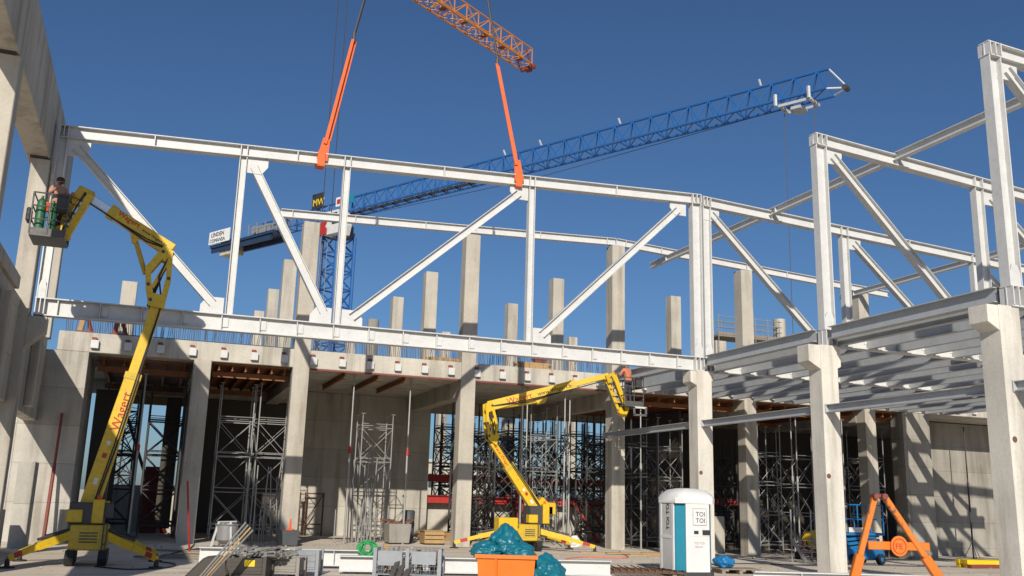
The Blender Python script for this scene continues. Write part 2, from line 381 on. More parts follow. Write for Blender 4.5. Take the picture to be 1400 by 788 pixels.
bk = MB().ext([(-21.27, -.02, 6.38), (-20.8, -.02, 6.38), (-20.8, -.02, 5.95), (-21.27, -.02, 5.5)], (0, .5, 0))
solo('concrete_corbel', bk, M['conc'], 'concrete corbel block carrying the left end of the lifted truss', 'corbel', bev=.012)

# ------------------------------------------------------------------ roof trusses
def stiff(mb, s, t, z0, z1, b, th=.014): mb.box(s - th, s + th, t - b / 2, t + b / 2, z0, z1)
def truss(label, t, s0, s1, zt, posts, diags, endpost, fins, splits, lift=0, group='white steel roof trusses'):
    tr = thing('roof_truss', label, 'truss', ((s0 + s1) / 2, t, 6.42), group=group)
    zb = 6.69
    mb = MB().hb((s0, t, zt(s0) - .2), (s1, t, zt(s1) - .2), .37, .30, .026, .024)
    for s in splits: stiff(mb, s, t, zt(s) - .37, zt(s) - .03, .29)
    part('top_chord', mb, M['white'], tr)
    mb = MB().hb((s0, t, zb), (s1, t, zb), .50, .32, .03, .026)
    for s in fins: stiff(mb, s, t, zb - .22, zb + .22, .25)
    part('bottom_chord', mb, M['white'], tr)
    for k in fins[1::1]:
        mb = MB().box(k + .03, k + .20, t - .05, t - .014, zb - .13, zb + .15)
        part('fin_plate', mb, M['white'], tr)
    for s, wd in posts:
        z0, z1 = zb + .245, zt(s) - .38
        part('post', MB().hb((s, t, z0), (s, t, z1), wd, .24, .02, .018, (1, 0, 0)), M['white'], tr)
        for q in (-wd / 2 + .015, wd / 2 - .015):
            mb = MB(); stiff(mb, s + q, t, zt(s) - .357, zt(s) - .043, .28); part('stiffener', mb, M['white'], tr)
    for a, b_ in diags:
        A, B = V((a[0], t, a[1])), V((b_[0], t, b_[1])); d = (B - A).normalized()
        part('diagonal', MB().hb(A + d * .25, B - d * .3, .25, .22, .02, .016, (0, 0, 1)), M['white'], tr)
        for P_, sg in ((A, 1), (B, -1)):
            top = P_.z > 9; q = P_ + d * sg * .28
            hx = .34; zc = zt(P_.x) - .38 if top else zb + .245; dz = -.5 if top else .5
            dirx = 1 if (d.x * sg) > 0 else -1
            pts = [(P_.x - dirx * .12, t - .028, zc), (P_.x + dirx * .54, t - .028, zc), (P_.x + dirx * .54, t - .028, zc + dz * .5), (P_.x + dirx * .36, t - .028, zc + dz), (P_.x - dirx * .12, t - .028, zc + dz)]
            part('gusset_plate', MB().ext(pts, (0, .056, 0)), M['white'], tr)
    for s, wd in endpost:
        z1 = zt(s) - .38; z0 = zb + .245
        part('end_post', MB().hb((s, t, z0), (s, t, z1), wd, .28, .028, .02, (1, 0, 0)), M['white'], tr)
        for q in (-wd / 2 + .02, 0, wd / 2 - .02):
            mb = MB(); stiff(mb, s + q, t, zt(s) - .357, zt(s) - .043, .38); part('stiffener', mb, M['white'], tr)
            mb = MB(); stiff(mb, s + q, t, zb - .22, zb + .22, .38); part('stiffener', mb, M['white'], tr)
        h = wd / 2 - .035
        pts = [(s - h, t - .13, z0), (s + h, t - .13, z0), (s + h, t - .13, z0 + .32), (s + h * .55, t - .13, z0 + .5), (s - h * .55, t - .13, z0 + .5), (s - h, t - .13, z0 + .32)]
        part('base_stiffener', MB().ext(pts, (0, .03, 0)), M['white'], tr)
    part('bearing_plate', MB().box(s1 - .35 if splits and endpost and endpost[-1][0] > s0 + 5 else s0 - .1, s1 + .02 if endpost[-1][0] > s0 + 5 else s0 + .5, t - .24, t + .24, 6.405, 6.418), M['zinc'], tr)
    return tr
zA = lambda s: 13.02 + .0455 * s
tA = .3
truss('long white steel truss hanging in two orange slings across the front', tA, -21.18, .27, zA,
      [(-16.02, .22), (-12.82, .22), (-6.43, .22)],
      [((-20.85, zA(-20.85) - .45), (-16.3, 7.05)), ((-15.8, zA(-15.8) - .45), (-13.1, 7.05)), ((-12.55, 7.05), (-6.68, zA(-6.7) - .45)), ((-6.15, 7.05), (-.45, zA(-.45) - .45))],
      [(-21.04, .26), (.07, .38)], [-20.6 + 1.1 * k for k in range(19)], [-18.6, -14.4, -9.6, -3.2])
zB1 = lambda s: 13.0 - .05 * s
truss('white truss running right from the double steel post, partly behind the nearer trusses', tA, .32, 20.2, zB1,
      [(6.78, .32), (13.45, .32)], [((.55, zB1(.6) - .45), (6.35, 7.05)), ((7.05, zB1(7) - .45), (12.95, 7.05)), ((13.7, zB1(13.7) - .45), (19.6, 7.05))],
      [(.50, .34)], [1.06 + 1.1 * k for k in range(17)], [3.4, 10])
zB2 = lambda s: 13.08 - .07 * s
truss('white truss on the corbelled column right of the toilet, with one steep diagonal', -6.2, .24, 20.2, zB2,
      [(6.75, .34), (13.3, .32)], [((.75, zB2(.8) - .45), (6.4, 7.05)), ((7.1, zB2(7) - .45), (12.9, 7.05)), ((13.6, zB2(13.6) - .45), (19.6, 7.05))],
      [(.45, .40)], [1.06 + 1.1 * k for k in range(11)], [3.4, 10])
zB3 = lambda s: 13.1 - .05 * s
truss('nearest white truss, its tall end post standing near the right edge', -12.6, .28, 14, zB3,
      [(6.6, .32), (13.3, .32)], [((.75, zB3(.8) - .45), (6.3, 7.05)), ((7.0, zB3(7) - .45), (12.9, 7.05))], [(.48, .38)], [1.06 + 1.1 * k for k in range(5)], [3.4])
# far roof beam and purlins
def beam(name, label, p0, p1, d, b, mat='white', group=None, stf=(), cat='beam'):
    t = thing(name, label, cat, p0 if p0[2] < p1[2] else p1, group=group)
    mb = MB().hb(p0, p1, d, b, .022, .018)
    part('beam_body', mb, M[mat], t)
    A, B = V(p0), V(p1)
    for k in stf:
        c = A.lerp(B, k); dd = (B - A).normalized(); sd = dd.cross(Zup).normalized()
        part('stiffener', MB().bar(c - sd * b * .47 , c - sd * .012, .02, d - .05).bar(c + sd * .012, c + sd * b * .47, .02, d - .05), M[mat], t)
    return t
beam('roof_beam', 'left half of the far white roof beam, rising to the ridge column', (-13.95, 8.0, 12.56), (.72, 8.0, 13.20), .32, .24, stf=(.03, .2, .4, .55, .75, .97))
beam('roof_beam', 'right half of the far white roof beam, falling from the ridge column', (.76, 8.0, 13.20), (15.95, 8.0, 12.38), .32, .24, stf=(.03, .15, .3, .45, .6, .85))
for s, z in ((-12.74, 12.28), (-6.05, 12.62), (.73, 12.98), (7.4, 12.6), (14.15, 12.2)):
    pass
beam('purlin', 'upper cross purlin passing over the white trusses at the right', (3.4, 9.6, 12.77), (3.4, -12.45, 12.77), .26, .2, stf=(.07, .44, .7), group='cross purlins between trusses')
beam('purlin', 'lower cross purlin near the right edge of the sky', (13.85, 9.0, 12.2), (13.85, -6.05, 12.2), .24, .2, stf=(.07, .58), group='cross purlins between trusses')
# floor beams
fb_c = {}
def floor_beams(t0, t1, ss, label):
    root = None
    for s in ss:
        if root is None:
            root = thing('floor_beam', label, 'floor beam', (s, t0, 6.58), group='grey floor beams between the trusses')
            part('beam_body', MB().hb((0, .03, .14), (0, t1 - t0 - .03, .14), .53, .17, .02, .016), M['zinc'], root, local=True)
            part('end_plate', MB().box(-.09, .09, .012, .029, .03, .37), M['white'], root, local=True)
            part('end_plate', MB().box(-.09, .09, t1 - t0 - .029, t1 - t0 - .012, .03, .37), M['white'], root, local=True)
        else: dup(root, (s, t0, 6.58))
floor_beams(-12.6, -6.2, [.75 + 1.1 * k for k in range(6)], 'grey steel floor beam of the nearest bay, between the two right corbelled columns')
floor_beams(-6.2, .3, [.78 + 1.1 * k for k in range(16)], 'grey steel floor beam of the middle bay, behind the pale corbelled column')
floor_beams(.3, 7.56, [.9 + 1.1 * k for k in range(17)], 'grey steel floor beam resting on the slab edge seats at the right')
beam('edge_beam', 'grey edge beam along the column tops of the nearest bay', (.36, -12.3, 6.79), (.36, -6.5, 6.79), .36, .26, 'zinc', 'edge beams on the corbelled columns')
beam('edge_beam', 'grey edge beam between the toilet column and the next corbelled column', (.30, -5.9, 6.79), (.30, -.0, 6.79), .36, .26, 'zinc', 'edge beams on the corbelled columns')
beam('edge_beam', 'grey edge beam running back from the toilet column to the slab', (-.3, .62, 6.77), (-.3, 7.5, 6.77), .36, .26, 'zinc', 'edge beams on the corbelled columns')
for a, b_, lb in ((.62, 7.6, 'low grey rail from the lift column to the toilet column'), (-5.9, -.02, 'low grey rail between the toilet column and the pale corbelled column'),
                  (-12.15, -6.53, 'low grey rail between the two right corbelled columns'), (-19, -12.83, 'low grey rail running out of the right edge')):
    t = thing('tie_rail', lb, 'rail', (.1, a, 4.4), group='low rails between columns')
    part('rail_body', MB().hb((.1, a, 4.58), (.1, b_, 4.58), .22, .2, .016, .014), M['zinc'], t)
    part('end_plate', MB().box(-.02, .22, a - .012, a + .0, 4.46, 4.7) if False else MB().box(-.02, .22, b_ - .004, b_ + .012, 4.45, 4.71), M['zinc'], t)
# ------------------------------------------------------------------ formwork, shoring
def formwork(s0, s1, t0, t1, label, n=5):
    f = thing('formwork_deck', label, 'formwork', ((s0 + s1) / 2, (t0 + t1) / 2, 6.1), group='orange-brown formwork decks')
    part('plywood', MB().box(s0, s1, t0, t1, 6.44, 6.485), M['ply'], f)
    for k in range(n):
        s = s0 + .2 + (s1 - s0 - .4) * k / (n - 1)
        part('joist', MB().hb((s, t0 + .15, 6.33), (s, t1, 6.33), .2, .08, .04, .03), M['ply'], f)
    for t in (t0 + .7, t1 - .8): part('bearer', MB().hb((s0, t, 6.13), (s1, t, 6.13), .2, .08, .04, .03), M['ply'], f)
formwork(-15.9, -13.1, 7.9, 16, 'orange-brown formwork under the slab in the second bay from the left', 6)
formwork(-19.9, -16.7, 8.6, 16.4, 'dark formwork under the slab above the left lift boom', 5)
formwork(1.2, 7.0, 7.95, 15.2, 'brown formwork under the slab behind the portable toilet', 8)
formwork(7.85, 13.7, 7.95, 15.2, 'brown formwork under the slab behind the pale corbelled column', 8)
formwork(14.6, 16.0, 7.95, 15.2, 'reddish formwork left of the broad wall pier', 3)
for s0, s1, lb in ((-12.4, -6.4, 'left'), (-5.7, .4, 'right')):
    solo('edge_board', MB().box(s0, s1, 7.72, 7.80, 6.44, 6.495), M['redbrown'], 'thin red formwork board under the slab edge, ' + lb + ' of the right lift column', 'board')
for s in (-11.0, -9.7, -8.6):
    solo('timber_joist', MB().hb((s, 8.0, 6.38), (s, 13, 6.38), .2, .09, .04, .03), M['ply'], 'orange timber joist under the slab ' + {-11.0: 'nearest the bay-dividing column', -9.7: 'over the bright scaffold tower', -8.6: 'right of the bright scaffold tower'}[s], 'joist')
def tower(label, loc, h=6.0, w=1.25, d=1.1, mat='galv', step=1.36, rz=0, top=True):
    t = thing('shoring_tower', label, 'scaffold tower', loc, rz, group='shoring towers under the slab')
    c = [(-w / 2, -d / 2), (w / 2, -d / 2), (w / 2, d / 2), (-w / 2, d / 2)]
    for x, y in c:
        l = part('leg', MB().tube((x, y, .25), (x, y, h - .35), .045 if mat == 'steel_dark' else .026, 6), M[mat], t, local=True)
        part('base_jack', MB().tube((x, y, .012), (x, y, .35), .02, 6).box(x - .07, x + .07, y - .07, y + .07, 0, .012), M[mat], l, local=True)
        part('head_jack', MB().tube((x, y, h - .4), (x, y, h - .02), .02, 6).box(x - .08, x + .08, y - .08, y + .08, h - .02, h), M[mat], l, local=True)
    z = .45; k = 0
    while z < h - .4:
        mb = MB()
        for i in range(4):
            a, b = c[i], c[(i + 1) % 4]
            mb.tube((*a, z), (*b, z), .035 if mat == 'steel_dark' else .02, 5)
            if i % 2 == 0: mb.tube((*a, z + .16), (*b, z + .16), .018, 5)
        part('frame_ledger', mb, M[mat], t, local=True)
        if z + step < h - .3:
            mb = MB()
            for i in range(4):
                a, b = c[i], c[(i + 1) % 4]
                if (i + k) % 2: a, b = b, a
                mb.tube((*a, z + .05), (*b, z + step - .05), .028 if mat == 'steel_dark' else .013, 5)
                if i % 2 == k % 2 or mat == 'steel_dark': mb.tube((*b, z + .05), (*a, z + step - .05), .024 if mat == 'steel_dark' else .013, 5)
            part('brace', mb, M[mat], t, local=True)
        z += step; k += 1
    return t
tA_ = tower('galvanised shoring tower on the left in the brown formwork bay', (-14.75, 10.6, 0), 6.0)
tB_ = dup(tA_, (-13.35, 10.2, 0), .06, 'galvanised shoring tower on the right in the brown formwork bay, with tubes piled in it')
tC_ = tower('bright shoring tower standing low before the tall grey back wall', (-9.2, 10.3, 0), 5.1, 1.25, 1.1)
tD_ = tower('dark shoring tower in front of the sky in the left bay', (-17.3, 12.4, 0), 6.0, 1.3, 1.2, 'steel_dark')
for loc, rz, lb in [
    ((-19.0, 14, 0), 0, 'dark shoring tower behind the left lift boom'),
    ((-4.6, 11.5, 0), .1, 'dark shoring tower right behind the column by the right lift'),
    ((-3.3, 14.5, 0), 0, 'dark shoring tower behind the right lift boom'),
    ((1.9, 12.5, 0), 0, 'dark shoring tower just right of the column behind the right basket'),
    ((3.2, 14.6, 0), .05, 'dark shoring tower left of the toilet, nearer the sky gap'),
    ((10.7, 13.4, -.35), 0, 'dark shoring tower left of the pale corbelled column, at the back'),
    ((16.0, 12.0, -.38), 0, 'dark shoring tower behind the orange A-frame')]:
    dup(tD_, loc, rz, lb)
for loc, rz, lb in [
    ((-1.9, 10.2, -.1), .04, 'grey shoring tower between the two thin props in the right lift bay'),
    ((-.4, 12.4, -.2), 0, 'grey shoring tower left of the column behind the right basket'),
    ((4.5, 10.4, -.3), 0, 'grey shoring tower directly left of the portable toilet'),
    ((9.6, 10.0, -.35), 0, 'grey shoring tower right of the column behind the toilet'),
    ((11.9, 10.6, -.38), .08, 'grey shoring tower just left of the pale corbelled column'),
    ((15.4, 9.6, -.38), 0, 'grey shoring tower left of the broad wall pier')]:
    dup(tA_, loc, rz, lb)
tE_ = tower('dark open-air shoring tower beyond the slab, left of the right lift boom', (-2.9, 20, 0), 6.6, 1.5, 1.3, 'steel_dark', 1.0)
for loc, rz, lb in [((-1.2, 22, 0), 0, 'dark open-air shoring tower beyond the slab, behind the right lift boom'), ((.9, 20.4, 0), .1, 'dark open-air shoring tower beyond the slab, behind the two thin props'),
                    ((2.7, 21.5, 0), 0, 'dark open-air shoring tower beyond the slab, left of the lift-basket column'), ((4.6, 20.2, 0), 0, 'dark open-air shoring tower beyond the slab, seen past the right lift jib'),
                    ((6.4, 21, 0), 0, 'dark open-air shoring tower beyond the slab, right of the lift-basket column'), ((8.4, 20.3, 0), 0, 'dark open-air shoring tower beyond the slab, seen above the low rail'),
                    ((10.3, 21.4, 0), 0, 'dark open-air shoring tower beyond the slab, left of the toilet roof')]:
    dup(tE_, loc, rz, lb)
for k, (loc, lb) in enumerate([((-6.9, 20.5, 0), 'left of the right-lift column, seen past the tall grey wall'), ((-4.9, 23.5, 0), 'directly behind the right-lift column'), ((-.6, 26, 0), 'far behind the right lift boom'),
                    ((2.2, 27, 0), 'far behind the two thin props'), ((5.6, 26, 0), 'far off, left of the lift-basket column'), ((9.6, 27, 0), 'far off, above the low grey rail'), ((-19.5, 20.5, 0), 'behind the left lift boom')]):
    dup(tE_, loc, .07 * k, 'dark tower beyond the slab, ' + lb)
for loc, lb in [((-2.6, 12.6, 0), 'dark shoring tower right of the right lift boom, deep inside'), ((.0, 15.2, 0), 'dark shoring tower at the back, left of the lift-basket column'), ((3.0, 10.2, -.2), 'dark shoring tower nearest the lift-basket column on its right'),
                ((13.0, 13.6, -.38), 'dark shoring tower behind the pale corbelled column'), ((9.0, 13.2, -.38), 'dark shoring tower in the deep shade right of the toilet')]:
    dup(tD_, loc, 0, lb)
# single props
def prop(label, s, t, h, red=0, lean=0., base=False, z0=None, mat='galv'):
    z0 = gz(s, t) if z0 is None else z0
    p = thing('steel_prop', label, 'prop', (s, t, z0), group='single steel props')
    part('outer_tube', MB().tube((0, 0, .01), (lean * .55, 0, h * .55), .042, 8), M[mat], p, local=True)
    part('inner_tube', MB().tube((lean * .55, 0, h * .55), (lean, 0, h - .01), .032, 8), M[mat], p, local=True)
    part('collar', MB().tube((lean * .54, 0, h * .53), (lean * .57, 0, h * .57), .062, 8), M['red' if red else mat], p, local=True)
    part('base_plate', MB().box(-.09, .09, -.09, .09, 0, .012), M[mat], p, local=True)
    part('head_plate', MB().box(lean - .09, lean + .09, -.09, .09, h - .012, h), M[mat], p, local=True)
    if base:
        for a in (0, 2.1, 4.2): part('tripod_leg', MB().tube((.04 * math.cos(a), .04 * math.sin(a), .75), (.42 * math.cos(a), .42 * math.sin(a), .012), .016, 6), M[mat], p, local=True)
    return p
prop('thin steel prop left of the bright scaffold tower', -10.5, 8.6, 6.43, 1)
prop('thin steel prop right of the bright scaffold tower', -8.2, 8.6, 6.45, 1)
prop('thin steel prop crossing the left bay in front of the sky', -18.2, 8.9, 6.0, 1)
prop('pair-standing prop, left one, behind the right lift boom', -3.35, 8.5, 6.45)
prop('pair-standing prop, right one, behind the right lift boom', -3.1, 8.6, 6.45)
prop('steel prop just left of the column behind the right basket, first of two', -1.45, 8.4, 6.5)
prop('steel prop just left of the column behind the right basket, second of two', -1.18, 8.5, 6.5)
prop('first of two close props left of the pale corbelled column', 10.4, 8.8, 6.4)
prop('second of two close props left of the pale corbelled column', 10.75, 8.9, 6.4)
prop('single prop right of the column with the toilet', 2.4, 8.8, 6.4)
prop('single prop behind the right side of the pale corbelled column', 13.2, 8.6, 6.4)
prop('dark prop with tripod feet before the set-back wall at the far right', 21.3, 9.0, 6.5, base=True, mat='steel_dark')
# red push-pull props and walings at the back
def raker(label, p0, p1, k=.45):
    p0, p1 = V(p0), V(p1); t = thing('raking_prop', label, 'raking prop', p0, group='red and black raking props')
    mid = p0.lerp(p1, k)
    part('lower_tube', MB().tube(p0, mid, .10, 8), M['red'], t); part('upper_tube', MB().tube(mid, p1, .07, 8), M['dark'], t)
    part('foot_plate', MB().box(p0.x - .15, p0.x + .15, p0.y - .15, p0.y + .15, p0.z, p0.z + .03), M['dark'], t)
raker('raking prop left of the right-hand yellow lift, leaning left', (-5.2, 16.2, 0), (-6.6, 16.6, 4.4))
raker('raking prop behind the boom of the right-hand lift', (.2, 16, 0), (-2.6, 16.5, 4.6))
raker('raking prop between the thin props and the lift-basket column', (4.6, 15.6, -.3), (1.4, 16.5, 4.4))
raker('raking prop nearest the lift-basket column on its left', (3.4, 14.8, -.3), (.6, 16.2, 4.6))
raker('raking prop behind the toilet', (8.9, 14.9, -.3), (6.6, 15.3, 4.2))
raker('raking prop in the left bay, red end down', (-16.9, 16.4, 0), (-19.0, 16.6, 5.2))
for z, lb in ((1.75, 'lower'), (2.75, 'upper')):
    for s0, s1, wh in ((-5.1, 5.3, 'behind the right lift'),):
        t = thing('waling_beam', lb + ' of the two long red rails ' + wh, 'red rail', (s0, 16.4, z), group='red waling rails')
        part('rail_body', MB().hb((s0, 16.4, z), (s1, 16.4, z), .34, .2, .02, .02), M['red'], t)
        for q in (-2.5, 0, 2.6): part('connector_plate', MB().box(q - .1, q + .1, 16.24, 16.29, z - .2, z + .2), M['redbrown'], t)
t = thing('waling_beam', 'red rail in the shade right of the toilet', 'red rail', (8, 15.1, 1.9), group='red waling rails')
part('rail_body', MB().hb((5.6, 15.1, 2.0), (12.5, 15.1, 2.0), .3, .2, .02, .02), M['red'], t)
part('connector_plate', MB().box(9.1, 9.3, 14.95, 14.99, 1.85, 2.15), M['redbrown'], t)
solo('red_formwork_panel', MB().box(-17.9, -17.2, 16.0, 16.3, 0, 2.8).box(-17.95, -17.15, 15.94, 15.99, .6, .8).box(-17.95, -17.15, 15.94, 15.99, 2, 2.2), M['redbrown'], 'dark red upright formwork panel at the back of the left bay', 'formwork panel')
solo('red_formwork_panel', MB().box(-.95, -.3, 15.2, 15.4, -.15, 2.3).box(-1, -.25, 15.14, 15.19, .5, .7), M['red'], 'red upright formwork panel behind the base of the right lift', 'formwork panel')
t = thing('steel_prop', 'red steel prop leaning in the shadow at the far left wall', 'prop', (-20.75, 6.9, 0), group='single steel props')
part('outer_tube', MB().tube((-20.75, 6.9, .02), (-20.75, 7.3, 2.6), .06, 10), M['redbrown'], t); part('inner_tube', MB().tube((-20.75, 7.3, 2.6), (-20.75, 7.62, 4.3), .045, 10), M['redbrown'], t)
part('base_plate', MB().box(-20.87, -20.63, 6.78, 7.02, 0, .02), M['dark'], t)

# ------------------------------------------------------------------ scaffold platform on the slab
pf = thing('scaffold_platform', 'scaffold platform with guard rails high between two columns', 'scaffold platform', (12.3, 15, 7.2))
part('deck', MB().box(10.0, 14.0, 14.2, 15.6, 10.72, 10.80).box(10.0, 14.0, 14.2, 14.26, 10.81, 10.95), M['wood_grey'], pf)
for s in (10.05, 11.2, 12.4, 13.2, 13.95): part('standard', MB().tube((s, 14.15, 7.2), (s, 14.15, 11.9), .025, 6).tube((s, 15.65, 7.2), (s, 15.65, 11.9), .025, 6), M['galv'], pf)
for z in (11.2, 11.5, 11.8, 8.4, 9.6): part('guard_rail', MB().tube((9.9, 14.15, z), (14.1, 14.15, z), .03, 6).tube((9.9, 15.65, z), (14.1, 15.65, z), .03, 6), M['galv'], pf)
ld = MB()
for q in (0, .4): ld.tube((10.9 + q, 13.6, 8.1), (11.6 + q, 14.1, 10.7), .03, 6)
for k in range(9): ld.tube((10.9 + .7 * k / 9 + .03, 13.6 + .5 * k / 9, 8.1 + 2.6 * k / 9), (11.3 + .7 * k / 9, 13.6 + .5 * k / 9, 8.1 + 2.6 * k / 9), .016, 6)
solo('ladder', ld, M['chrome'], 'aluminium ladder leaning up to the scaffold platform', 'ladder')
# bits on the slab edge
def aprop(s, label, mats):
    t = thing('trestle', label, 'trestle', (s, 7.95, 7.2), group='A-shaped props on the slab')
    part('leg', MB().bar((s - .12, 7.95, 7.2), (s - .02, 7.95, 8.05), .16, .16), M[mats[0]], t); part('leg', MB().bar((s + .28, 7.95, 7.2), (s + .02, 8.1, 8.0), .1, .1), M[mats[1]], t)
    part('foot', MB().box(s - .22, s + .36, 7.8, 8.05, 7.2, 7.26), M[mats[1]], t)
aprop(-20.45, 'orange and red A-shaped prop on the slab, nearest the left wall', ('wood', 'redbrown'))
aprop(-19.3, 'red-brown A-shaped prop on the slab, right of the orange one', ('redbrown', 'redbrown'))
def stack(name, label, loc, n, L, w, h, mat, rz=0, cat='timber'):
    t = thing(name, label, cat, loc, rz)
    for k in range(n):
        part('board', MB().box(-L / 2 + random.uniform(-.1, .1), L / 2 + random.uniform(-.1, .1), -w / 2 + (k % 3) * w / 3, -w / 2 + (k % 3 + .92) * w / 3, (k // 3) * h * 1.02, (k // 3) * h * 1.02 + h), M[mat], t, local=True)
    return t
stack('timber_stack', 'small stack of orange boards on the slab left of the tall column by the lift', (-6.9, 8.3, 7.2), 6, 1.5, .5, .09, 'wood')
stack('timber_stack', 'stack of tan boards on the slab under a red box, above the right lift boom', (-3.1, 8.2, 7.2), 9, 1.5, .5, .09, 'wood')
solo('red_box', MB().box(-3.0, -2.5, 8.05, 8.4, 7.48, 7.62).box(-3.05, -2.45, 8.03, 8.42, 7.622, 7.68), M['redbrown'], 'small red-brown box on the tan boards on the slab', 'box')

# ------------------------------------------------------------------ slings and wire ropes
def sling(s, label, top, bend):
    t = thing('lifting_sling', label, 'sling', (s, tA, zA(s) - .4), group='orange lifting slings')
    z1, z0 = zA(s), zA(s) - .4; w_ = .15
    mb = MB()
    mb.box(s - w_, s + w_ * .6, tA - .19, tA - .17, z0 - .05, z1 + .02).box(s - w_, s + w_ * .6, tA + .17, tA + .19, z0 - .05, z1 + .02).box(s - w_, s + w_ * .6, tA - .19, tA + .19, z0 - .07, z0 - .03)
    part('choker', mb, M['sling'], t, bev=.006)
    mb = MB().taper((s, tA - .12, z1 - .25), (s + .1 * bend, tA - .1, z1 + .5), .05, .34, .05, .22, (1, 0, 0))
    part('choker_fold', mb, M['sling'], t)
    for dy, dx in ((-.07, -.045), (.07, .06)):
        part('strap', MB().taper((s + dx + .1 * bend, tA - .1 + dy, z1 + .3), (top[0] + dx, tA + dy, top[1]), .03, .105, .03, .09, (1, 0, 0)), M['sling'], t)
    part('shackle', MB().tube((top[0], tA, top[1] - .05), (top[0], tA, top[1] + .3), .06, 8), M['wire'], t)
    hook = V((-10.4, tA, 29.7)); p = V((top[0], tA, top[1] + .25))
    mb = MB().tube(p, hook, .035, 6).tube(p + V((.03, .05, 0)), hook + V((.1, .05, 0)), .03, 6)
    solo('wire_rope', mb, M['wire'], label.replace('orange webbing sling choked', 'dark wire rope above the sling'), 'wire rope', 'wire ropes above the slings')
sling(-13.64, 'orange webbing sling choked round the top chord on the left', (-12.88, 16.5), 1)
sling(-6.93, 'orange webbing sling choked round the top chord on the right', (-7.83, 16.65), -1)

# ------------------------------------------------------------------ tower cranes
def lattice(p0, p1, w, h, bays, r=(.07, .06, .035), tri=True, up=Zup):
    """two bottom chords and one top chord; returns (top, bottom list, lacing)"""
    p0, p1 = V(p0), V(p1); d = (p1 - p0).normalized(); s = d.cross(up).normalized(); u = s.cross(d)
    B = [(p0 + s * q * w / 2, p1 + s * q * w / 2) for q in (-1, 1)]
    T_ = [(p0 + u * h, p1 + u * h)] if tri else [(p0 + u * h + s * q * w / 2, p1 + u * h + s * q * w / 2) for q in (-1, 1)]
    top = [MB().tube(a, b, r[0], 8) for a, b in T_]; bot = [MB().tube(a, b, r[1], 8) for a, b in B]
    la = MB()
    for k in range(bays):
        f0, f1 = k / bays, (k + 1) / bays; fm = (f0 + f1) / 2
        for i in (0, 1):
            tt = T_[0] if tri else T_[i]
            a0, a1 = B[i][0].lerp(B[i][1], f0), B[i][0].lerp(B[i][1], f1); tm = tt[0].lerp(tt[1], fm if tri else f0)
            la.tube(a0, tm, r[2], 5); la.tube(tm, a1, r[2], 5)
            if not tri: la.tube(a0, tt[0].lerp(tt[1], f1), r[2], 5) if k % 2 else None
        a, b = B[0][0].lerp(B[0][1], f0), B[1][0].lerp(B[1][1], f0); c = B[1][0].lerp(B[1][1], f1)
        la.tube(a, b, r[2], 5); la.tube(a, c, r[2] * .8, 5)
        if not tri:
            la.tube(T_[0][0].lerp(T_[0][1], f0), T_[1][0].lerp(T_[1][1], f0), r[2], 5)
    return top, bot, la
MX, MY, JZ = -4.75, 48.75, 25.0
jd = V((.4957, -.8685, 0)).normalized(); js = Zup.cross(jd)
cr_ = thing('tower_crane', 'blue tower crane with a long lattice jib behind the steelwork', 'tower crane', (MX, MY, 0))
base = V((MX, MY, 0))
mb = MB(); hw = .95
cn = [base + jd * a * hw + js * b * hw for a, b in ((-1, -1), (1, -1), (1, 1), (-1, 1))]
for c in cn: mb.tube(c, c + Zup * 23.2, .15, 6)
part('mast_legs', mb, M['blue'], cr_)
mb = MB(); n = 15
for k in range(n):
    z0, z1 = 23.2 * k / n, 23.2 * (k + 1) / n
    for i in range(4):
        a, b = cn[i], cn[(i + 1) % 4]
        if k % 2: a, b = b, a
        mb.tube(a + Zup * z0, b + Zup * z1, .075, 5); mb.tube(a + Zup * z1, b + Zup * z1, .075, 5)
part('mast_lacing', mb, M['blue'], cr_)
part('slewing_ring', MB().lathe((MX, MY, 23.2), [(1.3, 0), (1.35, .3), (1.2, .35), (1.2, .9), (.9, 1.0), (.9, 1.7)], 24), M['dark'], cr_, smooth=True)
cage = MB(); cx = base - js * 1.55 - jd * .3
for a in (-.35, .35):
    for b in (-.35, .35): cage.tube(cx + jd * a + js * b, cx + jd * a + js * b + Zup * 23, .03, 5)
for k in range(46): 
    z = .5 * k
    cage.tube(cx + jd * -.35 + js * -.35 + Zup * z, cx + jd * .35 + js * -.35 + Zup * z, .02, 4); cage.tube(cx + jd * .35 + js * -.35 + Zup * z, cx + jd * .35 + js * .35 + Zup * z, .02, 4)
part('ladder_cage', cage, M['galv'], cr_)
j0 = base + Zup * JZ + jd * .8; j1 = base + Zup * JZ + jd * 42.5
top, bot, la = lattice(j0, j1, 1.3, 1.45, 30, (.10, .09, .052))
part('jib_top_chord', top[0], M['blue'], cr_)
for b in bot: part('jib_bottom_chord', b, M['blue'], cr_)
part('jib_lacing', la, M['blue'], cr_)
mb = MB().bar(j0 + js * .1 + Zup * .06, j0.lerp(j1, .38) + js * .1 + Zup * .06, .5, .04); part('jib_walkway', mb, M['dark'], cr_)
mb = MB()
for k in range(3): mb.box(0, 0, 0, 0, 0, 0) if False else None
e = j1
part('jib_tip_brace', MB().tube(e + Zup * 1.4, e + jd * .9 + Zup * .15, .05, 6).tube(e + js * .6, e + jd * 1.0, .05, 6).tube(e - js * .6, e + jd * 1.0, .05, 6), M['white'], cr_)
part('jib_tip_sheave', MB().tube(e + jd * .9 - js * .25, e + jd * .9 + js * .25, .16, 12), M['dark'], cr_)
for f_, l_ in ((.42, 1), (.66, 1), (.9, 1), (.5, 0)):
    q = j0.lerp(j1, f_) + Zup * 1.5
    part('jib_lamp', MB().tube(q, q + Zup * .35 - js * .25, .07, 6), M['white'], cr_)
tq = j0.lerp(j1, .955) - Zup * .35
